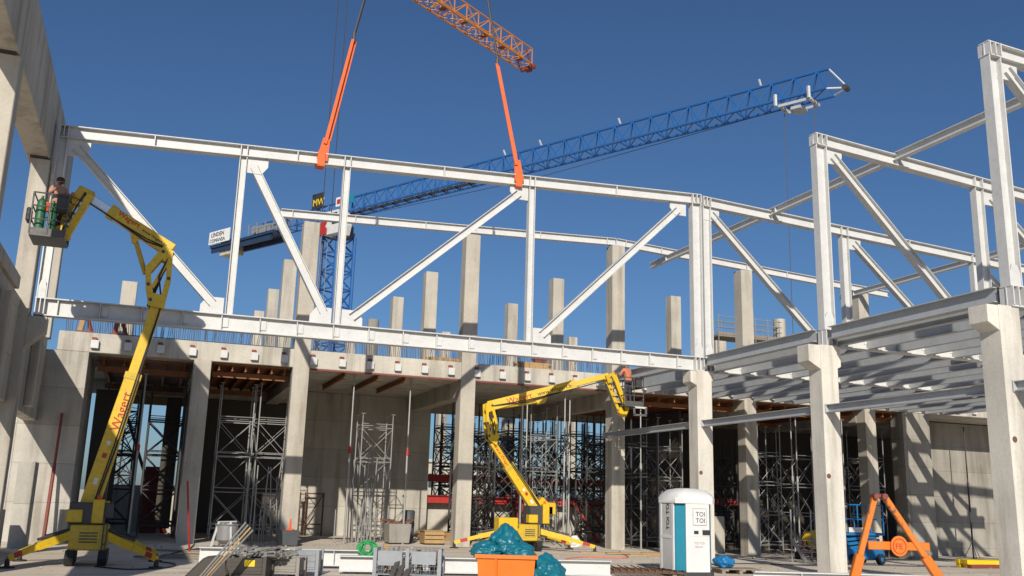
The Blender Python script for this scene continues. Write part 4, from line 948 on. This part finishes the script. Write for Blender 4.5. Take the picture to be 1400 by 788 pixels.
part('skip_rim', mb, M['orange'], skp, local=True)
part('skip_rib', MB().taper((-.14, -.325, .12), (-.16, -.392, .88), .03, .03, .03, .03), M['orange'], skp, local=True)
part('skip_feet', MB().box(-.38, -.25, -.25, .3, 0, .1).box(.25, .38, -.25, .3, 0, .1), M['dark'], skp, local=True)
from mathutils.noise import noise as noise_
def bag(label, c, r, sq, peak, seed, mat='bag', group='stuffed teal plastic bags', name='plastic_bag'):
    rnd = random.Random(seed); bm = bmesh.new(); bmesh.ops.create_icosphere(bm, subdivisions=5, radius=1); sh = V((seed * 3.1, seed * 1.7, 0))
    ph = [(V((rnd.uniform(-1, 1), rnd.uniform(-1, 1), rnd.uniform(-1, 1))).normalized() * rnd.uniform(3, 9), rnd.uniform(0, 6.28), rnd.uniform(.012, .05)) for _ in range(22)]
    for v in bm.verts:
        n = v.co.normalized(); k = .9 + sum(a * (1 - abs(math.sin(w_.dot(n) + f))) for w_, f, a in ph) * .6 - .15 + .17 * noise_(n * 1.9 + sh) + .11 * abs(noise_(n * 3.6 + sh)) + .025 * noise_(n * 7 + sh)
        up_ = max(0, n.z) ** 3 * peak
        v.co = V((n.x * r * k * (1 - .55 * up_), n.y * r * k * (1 - .55 * up_), n.z * r * sq * k * (1 + up_)))
    o = MB(); bm.verts.ensure_lookup_table()
    o.v = [v.co + V(c) for v in bm.verts]; o.f = [tuple(v.index for v in f.verts) for f in bm.faces]; bm.free()
    return solo(name, o, M[mat], label, 'bag', group, smooth=2)
def sk3(x, y, z): return SM @ V((x * .86, y * .86, z))
bag('teal bag with a tied peak on top of the orange skip', sk3(-.02, .02, 1.10), .31, .78, .55, 1)
bag('flat teal bag bulging over the left rim of the skip', sk3(-.36, -.1, .98), .30, .55, .1, 2)
bag('teal bag bulging over the front right rim of the skip', sk3(.22, -.12, .98), .30, .52, .1, 3)
bag('teal bag slumped against the right side of the skip', sk3(.78, .15, .62), .34, .95, .15, 4)
bag('low teal bag on the ground right of the skip', sk3(.95, -.15, .22), .36, .62, .1, 5)
bag('teal bag squeezed behind the peak bag in the skip', sk3(.05, .33, .95), .3, .6, .2, 6)
# ------------------------------------------------------------------ orange A-frame
af = V((-6.02, -15.55, 0)); ax = V((R0.x, R0.y, 0)); ay = V((F0.x, F0.y, 0))
A_ = thing('lifting_trestle', 'orange A-shaped lifting frame with a round emblem, at the bottom right', 'A-frame', af)
apx = af - ax * .28 + Zup * 2.03; lf = af - ax * .98 + Zup * 0; rf = af + ax * 1.12
def leg(p0, p1, nm):
    m_ = p0.lerp(p1, .53); d, s, u = MB().frame(p0, p1, ay)
    part(nm, MB().prof([(-.075, -.06), (.075, -.06), (.075, .06), (-.075, .06)], p0, m_, s, u), M['orange'], A_, bev=.012)
    part('worn_' + nm, MB().prof([(-.048, -.045), (.048, -.045), (.048, .045), (-.048, .045)], m_ - (p1 - p0).normalized() * .06, p1, s, u), M['orange_worn'], A_, bev=.012)
leg(lf, apx - ax * .06 - ay * .0, 'leg'); leg(rf, apx + ax * .10, 'leg')
part('apex_pin', MB().tube(apx - ay * .12 - ax * .07, apx + ay * .12 - ax * .07, .045, 10).tube(apx - ay * .10 + ax * .08, apx + ay * .10 + ax * .08, .05, 10).bar(apx - ax * .1 + Zup * .01, apx + ax * .12 + Zup * .01, .06, .05), M['redbrown'], A_)
cl = af + Zup * 1.235
part('cross_beam', MB().bar(cl - ax * .50, cl + ax * .52, .05, .135), M['orange'], A_, bev=.01)
n_ = 28; ec = cl - ay * .03 + ax * .0
ring = [(math.cos(2 * PI * k / n_), math.sin(2 * PI * k / n_)) for k in range(n_)]
em = part('emblem_disc', MB().ext([ec + ax * x * .145 + Zup * y * .165 - ay * .03 for x, y in ring], ay * .03), M['orange'], A_, bev=.006)
rg = MB()
for k in range(n_):
    a, b = ring[k], ring[(k + 1) % n_]
    rg.bar(ec + ax * a[0] * .105 + Zup * a[1] * .12 - ay * .033, ec + ax * b[0] * .105 + Zup * b[1] * .12 - ay * .033, .008, .02, -ay)
part('emblem_ring', rg, M['ink_red'], em)
part('emblem_letters', text('FE', .13, ec - ax * .072 - ay * .034 - Zup * .045, ax, Zup, .004), M['ink_red'], em)
part('foot', MB().box(lf.x - .14, lf.x + .14, lf.y - .2, lf.y + .2, 0, .03), M['orange'], A_); part('foot', MB().box(rf.x - .14, rf.x + .14, rf.y - .2, rf.y + .2, 0, .03), M['orange'], A_)
# ------------------------------------------------------------------ things on the ground
def lay_beam(label, p0, p1, d, b, group='white steel beams lying on the ground', red=False):
    z = gz(*p0) + .06
    t = thing('steel_beam', label, 'steel beam', (p0[0], p0[1], z), group=group)
    a, c = V((p0[0], p0[1], z + d / 2)), V((p1[0], p1[1], z + d / 2))
    part('beam_body', MB().hb(a, c, d, b, .024, .02), M['white'], t)
    dd = (c - a).normalized(); sd = dd.cross(Zup)
    L = (c - a).length; mb = MB()
    for k in range(1, int(L / 1.1)):
        q = a + dd * 1.1 * k; mb.bar(q + sd * .012, q + sd * b * .46, .016, d - .05)
    part('stiffener', mb, M['white'], t)
    part('timber_skid', MB().box(-.5, .5, -.05, .05, 0, .055).xf(Matrix.Translation(a.lerp(c, .15) - Zup * (d / 2 + .06)) @ Matrix.Rotation(1.3, 4, 'Z')), M['wood_grey'], t)
    part('timber_skid', MB().box(-.5, .5, -.05, .05, 0, .055).xf(Matrix.Translation(a.lerp(c, .85) - Zup * (d / 2 + .06)) @ Matrix.Rotation(1.3, 4, 'Z')), M['wood_grey'], t)
    if red: part('red_edge', MB().bar(a - Zup * (d / 2 - .0) + sd * (b / 2 + .012), a + dd * 1.3 - Zup * (d / 2) + sd * (b / 2 + .012), .02, .05), M['red'], t)
lay_beam('white steel beam lying behind the pile of scaffold fittings at the lower left', (-16.35, -2.9), (-10.4, -4.2), .40, .32, red=True)
lay_beam('white steel beam lying behind the orange skip and the mesh box', (-13.3, -5.3), (-6.9, -6.75), .36, .30)
lay_beam('white steel beam lying at the foot of the pale corbelled column, bottom edge', (-4.45, -9.2), (-.3, -10.6), .3, .26)
# stillage of tubes / boxes
def crate(label, c, w, d, h, rz, mat, name='storage_box', planks=False):
    t = thing(name, label, 'box', c, rz)
    mb = MB().box(-w / 2, w / 2, -d / 2, d / 2, .1, .14)
    part('bottom', mb, M[mat], t, local=True)
    for y in (-d / 2, d / 2 - .02): part('side', MB().box(-w / 2 + .05, w / 2 - .05, y, y + .02, .15, h - .03), M[mat], t, local=True)
    for x in (-w / 2, w / 2 - .02): part('side', MB().box(x, x + .02, -d / 2 + .05, d / 2 - .05, .15, h - .03), M[mat], t, local=True)
    for x in (-w / 2, w / 2):
        for y in (-d / 2, d / 2): part('corner_post', MB().box(x - .035, x + .035, y - .035, y + .035, 0, h), M[mat], t, local=True)
    rib = MB()
    for k in range(3): rib.box(-w / 2 + .06, w / 2 - .06, -d / 2 - .012, -d / 2 - .001, .2 + (h - .3) * k / 2.2, .235 + (h - .3) * k / 2.2)
    part('rib', rib, M[mat], t, local=True)
    return t
b1_ = crate('brown slatted box with a yellow sticker, under the pile of scaffold fittings', (-15.55, -6.9, 0), .85, .7, .50, -.35, 'sheet')
part('yellow_sticker', MB().box(.0, .22, -.366, -.3625, .30, .43), M['sign_yellow'], b1_, local=True)
b2_ = crate('dark grey slatted box right of the brown box', (-14.75, -6.35, 0), .8, .7, .46, -.35, 'conc_dark')
crate('small galvanised box left of the mesh box, below the white beam', (-14.15, -5.75, 0), .6, .55, .58, -.35, 'mesh_galv')
# big mesh box
mbx = thing('mesh_box', 'galvanised mesh box full of scraps, lower centre', 'mesh box', (-11.95, -6.6, 0), -.36)
w, d, h = 1.45, .95, .68
for x in (-w / 2, 0, w / 2):
    for y in (-d / 2, d / 2): part('post', MB().box(x - .04, x + .04, y - .03, y + .03, 0, h), M['mesh_galv'], mbx, local=True)
for y in (-d / 2, d / 2):
    mb = MB()
    for k in range(15): mb.tube((-w / 2 + w * k / 14, y, .12), (-w / 2 + w * k / 14, y, h - .02), .006, 4)
    for k in range(7): mb.tube((-w / 2, y, .12 + (h - .14) * k / 6), (w / 2, y, .12 + (h - .14) * k / 6), .006, 4)
    part('mesh_side', mb, M['mesh_galv'], mbx, local=True)
for x in (-w / 2, w / 2):
    mb = MB()
    for k in range(10): mb.tube((x, -d / 2 + d * k / 9, .12), (x, -d / 2 + d * k / 9, h - .02), .006, 4)
    for k in range(7): mb.tube((x, -d / 2, .12 + (h - .14) * k / 6), (x, d / 2, .12 + (h - .14) * k / 6), .006, 4)
    part('mesh_side', mb, M['mesh_galv'], mbx, local=True)
part('floor_plate', MB().box(-w / 2, w / 2, -d / 2, d / 2, .1, .115), M['mesh_galv'], mbx, local=True)
part('name_plate', MB().box(-.66, -.12, -d / 2 - .012, -d / 2 - .007, .3, .62).box(.1, .64, -d / 2 - .012, -d / 2 - .007, .34, .62), M['mesh_galv'], mbx, local=True)
BM = wm(mbx)
rnd = random.Random(3)
for k in range(9):
    a = BM @ V((rnd.uniform(-.6, .6), rnd.uniform(-.3, .35), .14)); b = a + V((rnd.uniform(-.25, .25), rnd.uniform(-.2, .2), rnd.uniform(.35, .62)))
    solo('scrap_board', MB().bar(a, b, .1, .03), M[['wood_grey', 'wood', 'sheet', 'mesh_galv'][k % 4]], 'scrap board or sheet standing inside the galvanised mesh box', 'scrap', 'scraps inside the mesh box')
for k in range(3):
    a = V((-12.55 + .16 * k, -7.25, .01)); solo('scrap_board', MB().bar(a, a + V((.35, .42, .55)), .11, .04), M['sheet'], 'dark board leaning on the front of the mesh box, ' + ('left one of three', 'middle one of three', 'right one of three')[k], 'board', 'dark boards leaning on the mesh box')
# scaffold fittings pile
pp = None
for k in range(70):
    L = rnd.uniform(.25, .7); kind = k % 5
    if pp is None or kind == 0 and k < 6:
        pp = thing('scaffold_fitting', 'short galvanised scaffold fitting in the pile on the slatted boxes', 'scaffold fitting', (0, 0, 0), group='pile of scaffold fittings')
        part('tube', MB().tube((-.28, 0, 0), (.28, 0, 0), .025, 7), M['fitting'], pp, local=True)
        part('coupler', MB().box(-.06, .06, -.05, .05, -.045, .045), M['fitting'], pp, local=True)
        o = pp
    else: o = dup(pp, (0, 0, 0))
    f = rnd.random(); rr = (1 - f) * .0
    o.location = (-15.3 + rnd.gauss(0, .30), -6.6 + rnd.gauss(0, .2), .47 + abs(rnd.gauss(0, .07)))
    o.rotation_euler = (rnd.uniform(-.3, .3), rnd.uniform(-.35, .35), rnd.uniform(-.7, 1.6))
    MW[o.name] = Matrix()
for k in range(4):
    a = V((-16.68 + .06 * k, -8.1 + .04 * k, .03)); b = V((-15.80 + .05 * k, -8.15, 1.22 - .05 * k))
    solo('scaffold_tube', MB().tube(a, b, .021, 8), M['wood'] if k == 2 else M['fitting'], ('first', 'second', 'third', 'fourth')[k] + ' from the left of the long poles leaning diagonally at the lower left', 'pole', 'leaning poles at the lower left')
tp = MB().add([(-16.9, -6.9, 0), (-15.95, -7.5, 0), (-15.9, -6.6, 0), (-16.75, -6.0, 0), (-16.45, -6.75, .46), (-16.05, -6.9, .5), (-16.05, -6.5, .5), (-16.4, -6.3, .44)], [(0, 1, 5, 4), (1, 2, 6, 5), (2, 3, 7, 6), (3, 0, 4, 7), (4, 5, 6, 7)])
solo('tarpaulin', tp, M['sheet'], 'dark brown tarpaulin over a heap below the red-edged white beam', 'tarpaulin', bev=.05)
# concrete hopper on legs
hp = thing('concrete_hopper', 'small grey concrete hopper on splayed legs in the brown formwork bay', 'hopper', (-15.6, -.9, 0))
part('bucket', MB().lathe((-15.6, -.9, .42), [(.1, 0), (.26, .12), (.3, .5), (.33, .52), (.29, .54), (.24, .16), (.02, .1)], 18), M['galv'], hp, smooth=True)
for a in (.4, 1.9, 3.5, 5.0):
    part('leg', MB().bar((-15.6 + .24 * math.cos(a), -.9 + .24 * math.sin(a), 1.02), (-15.6 + .5 * math.cos(a), -.9 + .5 * math.sin(a), .0), .045, .045), M['white'], hp)
part('handle', MB().tube((-15.85, -.9, 1.0), (-15.35, -.9, 1.02), .03, 8), M['galv'], hp)
solo('red_pole', MB().tube((-16.35, 2.6, .01), (-16.62, 2.2, 2.1), .03, 8), M['red'], 'thin red pole leaning by the slender column of the formwork bay', 'pole')
# bin with cone
dbn = MB().taper((-12.85, 6.6, .02), (-12.85, 6.6, .55), .5, .5, .62, .62, (1, 0, 0))
solo('dark_tub', dbn, M['grey_plastic'], 'dark grey tub at the foot of the tall column left of centre', 'tub', bev=.02)
solo('traffic_cone', MB().lathe((-12.85, 6.6, .555), [(.15, 0), (.15, .03), (.05, .04), (.03, .38), (.01, .39)], 14), M['hivis'], 'thin orange cone on the dark grey tub', 'cone', smooth=True)
gr = MB(); rnd2 = random.Random(5)
for k in range(7):
    r_ = rnd2.uniform(.12, .22); cx_, cy_ = rnd2.uniform(-.08, .08), rnd2.uniform(-.05, .05); tl_ = rnd2.uniform(-.5, .5)
    pts = [V((cx_ + r_ * math.cos(q * .45), cy_ + .10 * math.sin(q * .45 + k) - .17, .05 + r_ * .9 * math.sin(q * .45) * (1 + .3 * tl_))) for q in range(15)]
    gr.path(pts, .022, 5)
gr.xf(Matrix.Translation(V((-12.35, -3.8, .46)))); solo('rope_coil', gr, M['green'], 'tangled coil of bright green rope on the white beam', 'rope')
# pallets, tubs, crates behind
gb = thing('steel_tub', 'grey steel tub heaped with rusty scrap behind the bright scaffold tower', 'tub', (-8.35, 9.0, 0))
part('tub_body', MB().taper((-8.35, 9.0, .05), (-8.35, 9.0, .78), .9, .8, 1.05, .9, (1, 0, 0)), M['conc_dark'], gb, bev=.02)
for k in range(14):
    a = V((-8.35 + rnd.uniform(-.35, .35), 9.0 + rnd.uniform(-.3, .3), .80 + rnd.uniform(0, .12))); an = rnd.uniform(0, 3.1)
    solo('scrap_bar', MB().bar(a, a + V((math.cos(an) * .5, math.sin(an) * .3, rnd.uniform(-.02, .1))), .06, .06), M['rebar'], 'rusty bar in the heap on the grey steel tub', 'scrap', 'rusty scrap on the steel tub')
wc = thing('wooden_crate', 'pale wooden crate left of the column by the right lift', 'crate', (-6.95, 8.9, 0))
for z in (.06, .22, .38): [part('slat', MB().box(-7.35, -6.55, q, q + .03, z, z + .13), M['wood'], wc) for q in (8.5, 9.27)]
part('crate_lid', MB().box(-7.38, -6.52, 8.48, 9.32, .515, .55), M['wood'], wc)
for q in (-7.35, -6.58): part('crate_side', MB().box(q, q + .03, 8.535, 9.265, .06, .51), M['wood'], wc)
solo('black_drum', MB().lathe((-7.75, 9.6, 0), [(.24, 0), (.25, .4), (.24, .42), (.25, .8), (.24, .82), (.25, 1.25), (.2, 1.3)], 18), M['grey_plastic'], 'dark upright drum left of the pale wooden crate', 'drum', smooth=True)
bag('crumpled white sack on the ground left of the lift-basket column', (-.75, 8.8, .1), .36, .8, .25, 9, 'white_plastic', name='white_sack', group=None)
for k, (x, y, L, a) in enumerate([(-5.6, 13.5, 1.0, .1), (-5.9, 12.6, .9, 1.2), (-5.2, 12.2, 1.1, .4)]):
    stack('timber_stack', ('low timber stack nearest the column by the right lift', 'timber stack just behind the column by the right lift', 'timber stack furthest behind the column by the right lift')[k], (x, y, 0), 9, L, .8, .12, 'wood', a)
# plank strips on the ground
pl = [(-1.6, 3.6, 2.6, .1), (-.9, 3.0, 2.4, .25), (.6, 3.4, 2.2, .2), (.9, 2.2, 2.6, .1), (-.2, 2.3, 2.2, -.1), (1.2, 4.3, 2.0, .3)]
o0_ = None
for x, y, L, a in pl:
    if o0_ is None:
        o0_ = solo('plank', MB().box(-1.2, 1.2, -.1, .1, 0, .045), M['wood'], 'yellowish plank lying on the ground left of the toilet', 'plank', 'planks lying left of the toilet'); o = o0_
    else: o = o0_.copy(); COL.objects.link(o)
    o.location = (x, y, gz(x, y) + .01 + .03 * (a > .2)); o.rotation_euler = (0, 0, a - .35)
for k, (x, y, a) in enumerate([(-16.2, .6, .05), (-15.7, 1.8, .0), (-17.0, -.2, .1), (-16.9, 2.9, .04)]):
    solo('plank', MB().box(-.9, .9, -.09, .09, 0, .05).xf(Matrix.Translation(V((x, y, .01))) @ Matrix.Rotation(a - .36, 4, 'Z')), M['wood_grey'], 'weathered plank on the ground right of the left lift, ' + ('nearest the hopper', 'second from the facade', 'nearest the lift', 'closest to the facade')[k], 'plank', 'planks by the left lift')
# rebar mat
rm = thing('rebar_mat', 'stack of rusty reinforcement mats left of the toilet at the bottom edge', 'rebar mat', (-5.5, -5.7, 0), -.3)
for k in range(16): part('bar', MB().tube((-1.1, -.75 + .1 * k, .10 + .02 * (k % 3)), (1.0, -.75 + .1 * k, .10 + .02 * (k % 2)), .014, 5), M['rebar'], rm, local=True)
for k in range(12): part('cross_bar', MB().tube((-1.0 + .18 * k, -.8, .16), (-1.0 + .18 * k, .8, .16 + .02 * (k % 2)), .014, 5), M['rebar'], rm, local=True)
part('timber_skid', MB().box(-.9, -.8, -.7, .7, 0, .085).box(.7, .8, -.7, .7, 0, .085), M['wood_grey'], rm, local=True)
# pallet and tarp right of the toilet
pa = thing('pallet', 'worn wooden pallet at the right foot of the toilet', 'pallet', (-2.3, -5.3, 0), -.2)
for k in range(6): part('deck_board', MB().box(-.6, .6, -.4 + .14 * k, -.29 + .14 * k, .115, .14), M['wood_grey'], pa, local=True)
for x in (-.55, -.05, .45): part('runner', MB().box(x, x + .1, -.38, .38, .0, .113), M['wood_grey'], pa, local=True)
bag('crumpled blue sheet on the wooden pallet beside the toilet', (-2.62, -5.2, .30), .3, .6, .1, 12, 'blue_lift', name='blue_sheet', group=None)
# scissor lift
sx, sy = 8.3, 2.2; z0 = gz(sx, sy)
S_ = thing('scissor_lift', 'blue scissor lift parked behind the pale corbelled column', 'scissor lift', (sx, sy, z0), .15)
part('base', MB().box(-1.1, 1.1, -.4, .4, .2, .6), M['blue_lift'], S_, local=True, bev=.03)
for x in (-.75, .75):
    for y in (-.45, .45):
        wv_ = part('wheel', MB().tube((x, y - .07, .21), (x, y + .07, .21), .21, 18), M['black'], S_, local=True); part('hub', MB().tube((x, y - .08, .21), (x, y + .08, .21), .08, 12), M['blue_lift'], wv_, local=True)
for k in range(3):
    z = .62 + .16 * k
    part('scissor_arm', MB().bar((-.9, -.3, z), (.9, -.3, z + .15), .05, .1).bar((-.9, .3, z + .15), (.9, .3, z), .05, .1), M['blue_lift'], S_, local=True)
part('platform', MB().box(-1.1, 1.1, -.42, .42, 1.1, 1.2), M['blue_lift'], S_, local=True, bev=.01)
mb = MB()
for x in (-1.08, -.36, .36, 1.08):
    for y in (-.4, .4): mb.tube((x, y, 1.2), (x, y, 2.25), .025, 6)
for z in (1.7, 2.25):
    for y in (-.4, .4): mb.tube((-1.08, y, z), (1.08, y, z), .025, 6)
    for x in (-1.08, 1.08): mb.tube((x, -.4, z), (x, .4, z), .025, 6)
part('guard_rail', mb, M['blue_lift'], S_, local=True); part('toe_sheet', MB().box(-.9, .2, -.43, -.42, 1.22, 1.4), M['white_plastic'], S_, local=True)
# yellow mixer
mx, my = 9.3, 6.2; z0 = gz(mx, my)
mi = thing('concrete_mixer', 'small yellow concrete mixer in the shade left of the pale corbelled column', 'mixer', (mx, my, z0))
part('drum', MB().lathe((0, 0, 0), [(.15, -.35), (.38, -.15), (.38, .12), (.22, .4), (.2, .4)], 20).xf(Matrix.Translation(V((0, 0, .85))) @ Matrix.Rotation(.9, 4, 'X')), M['yellow'], mi, local=True, smooth=True)
for x in (-.35, .35): part('leg', MB().bar((x, -.05, .9), (x * 1.2, -.45, .0), .05, .05).bar((x, .05, .9), (x * 1.2, .4, .1), .05, .05), M['redbrown'], mi, local=True)
part('axle', MB().tube((-.45, .4, .18), (.45, .4, .18), .03, 8), M['redbrown'], mi, local=True)
for x in (-.45, .45): part('wheel', MB().tube((x - .04, .4, .18), (x + .04, .4, .18), .18, 14), M['black'], mi, local=True)
# trolley stairs left of pale column
st = thing('step_frame', 'low metal step frame at the left foot of the pale corbelled column', 'steps', (5.2, 1.2, gz(5.2, 1.2)))
for k in range(4): part('tread', MB().box(-.45, .45, -.4 + .2 * k, -.22 + .2 * k, .18 + .2 * k, .21 + .2 * k), M['galv'], st, local=True)
for x in (-.45, .45): part('stringer', MB().bar((x, -.45, .05), (x, .4, .9), .04, .12), M['galv'], st, local=True)
for x in (-.45, .45): part('upright', MB().tube((x, .35, 0), (x, .35, 1.9), .03, 6), M['galv'], st, local=True)
stack('timber_stack', 'yellow and red formwork beams stacked on the ground at the right', (11.4, -1.2, gz(11.4, -1.2)), 6, 2.2, .7, .14, 'sign_yellow', -.2)
solo('red_plank', MB().box(9.6, 11.2, -2.05, -1.85, gz(10, -2), gz(10, -2) + .12), M['redbrown'], 'red-brown beam on the ground left of the yellow formwork beams', 'beam')
solo('concrete_block', MB().box(5.3, 6.9, 9.2, 9.7, -.35, 1.35), M['conc'], 'low concrete block in the shade just right of the toilet', 'block', bev=.02)
cbk = solo('concrete_block', MB().box(-21.45, -20.98, 3.9, 4.9, -.05, 2.55), M['conc_joint'], 'upright concrete block standing in shadow at the bottom left corner', 'block', bev=.02)
# loose tubes standing in towers
tb = None
for cx_, cy_, n_t, lb, grp in ((-13.2, 9.6, 22, 'loose scaffold tube leaning upright in the right tower of the formwork bay', 'tubes in the formwork bay'), (-9.6, 9.6, 20, 'loose scaffold tube leaning upright in the bright scaffold tower', 'tubes in the bright tower')):
    tb = None
    for k in range(n_t):
        if tb is None: tb = solo('scaffold_tube', MB().tube((0, 0, 0), (0, 0, 2.0), .024, 6), M['galv'], lb, 'pole', grp); o = tb
        else: o = tb.copy(); COL.objects.link(o)
        o.location = (cx_ + rnd.gauss(0, .42), cy_ + rnd.uniform(-.5, .6), .02); o.rotation_euler = (rnd.uniform(-.06, .06), rnd.uniform(-.1, .1), 0); o.scale = (1, 1, rnd.uniform(.5, 1.75))
for s, t_, lb in ((-12.1, 15.2, 'left'), (-11.0, 15.6, 'right')):
    solo('bracket_frame', MB().bar((s, t_, 0), (s, t_, 1.9), .07, .07).bar((s + .8, t_, 0), (s + .8, t_, 1.9), .07, .07).bar((s, t_, .5), (s + .8, t_, .5), .06, .06).bar((s, t_, 1.85), (s + .8, t_, 1.85), .06, .06).bar((s, t_, .5), (s + .8, t_, 1.85), .04, .04), M['rebar'], lb + ' dark steel frame standing against the tall grey back wall', 'frame')
# rubble
rbm = MB()
for k in range(520):
    x, y = rnd.uniform(-20, 14), rnd.uniform(-10, 7.5)
    if rnd.random() < .4: x, y = rnd.gauss(-12.0, 2), rnd.gauss(7.2, .5)
    r_ = rnd.uniform(.012, .055); z = gz(x, y)
    a = rnd.uniform(0, 3); c, s_ = math.cos(a) * r_, math.sin(a) * r_
    rbm.add([(x + c, y + s_, z), (x - s_, y + c, z), (x - c * 1.3, y - s_, z), (x + s_, y - c, z), (x + c * .4, y, z + r_ * 1.1), (x - c * .4, y + s_ * .3, z + r_)], [(0, 1, 4), (1, 2, 5), (1, 5, 4), (2, 3, 5), (3, 0, 4), (3, 4, 5)])
o = raw('rubble', rbm, M['rubble']); tag(o, 'scattered small rubble and crumbs over the site ground', 'rubble', kind='stuff')
# far things beyond the building
fb = thing('site_building', 'pale hall far beyond the building, seen in the gap behind the right lift', 'building', (12, 95, 0))
part('hall_wall', MB().box(2, 26, 95, 120, 0, 6.5), M['conc'], fb); part('hall_roof', MB().box(1.6, 26.4, 94.6, 120.4, 6.503, 6.9), M['zinc'], fb)
for k in range(5): part('window', MB().box(4 + 4.4 * k, 6.4 + 4.4 * k, 94.9, 94.99, 3.2, 5), M['glass'], fb)
for x, y, h, lb in ((-13.5, 30, 4.6, 'pale wall panel standing beyond the slab in the left bay'), (-6.0, 60, 4.2, 'long pale wall far beyond the slab behind the right lift')):
    wall(x - (1.2 if h > 4.5 else 5), x + (.6 if h > 4.5 else 9), y, y + .4, -.1, h, lb, 'conc')

def cable(label, pts, mat, r=.018):
    P_ = [V((x, y, gz(x, y) + r + .004)) for x, y in pts]; out = []
    for i in range(len(P_) - 1):
        a, b, c, d = P_[max(0, i - 1)], P_[i], P_[i + 1], P_[min(len(P_) - 1, i + 2)]
        for k in range(6):
            u = k / 6; out.append(.5 * ((2 * b) + (c - a) * u + (2 * a - 5 * b + 4 * c - d) * u * u + (3 * b - a - 3 * c + d) * u ** 3))
    out.append(P_[-1]); m = MB().path(out, r, 6); solo('cable', m, M[mat], label, 'cable', smooth=True)
cable('black cable trailing over the ground from the left lift', [(-18.7, -3.4), (-18.0, -4.3), (-17.2, -3.9), (-16.9, -2.6), (-17.5, -.9), (-16.9, 1.5), (-16.3, 4.2), (-16.0, 7.2)], 'black')
cable('orange cable trailing over the ground left of the toilet', [(-6.5, -4.0), (-5.2, -2.6), (-5.6, -.8), (-3.9, 1.2), (-2.4, 1.0), (-1.2, 3.6), (-.2, 5.8)], 'hivis', .014)
cable('black hose trailing behind the toilet to the yellow mixer', [(-1.5, -2.2), (1.0, -1.4), (3.0, -2.0), (5.4, -.6), (6.6, 1.8), (8.6, 4.9), (9.2, 5.8)], 'black')
solo('shuttering_board', MB().box(-17.35, -16.75, 13.3, 13.42, .3, 5.6), M['dark_panel_shade'], 'tall dark formwork panel standing before the sky in the left bay', 'formwork panel', bev=.01)
solo('shuttering_board', MB().box(-20.05, -19.0, 12.8, 12.92, 0, 5.7), M['dark_panel_shade'], 'dark formwork panel behind the left lift boom', 'formwork panel', bev=.01)
solo('timber_beam', MB().box(-19.8, -16.5, 16.35, 16.5, 5.5, 5.9), M['wood'], 'pale timber beam across the top of the sky gap in the left bay', 'beam')
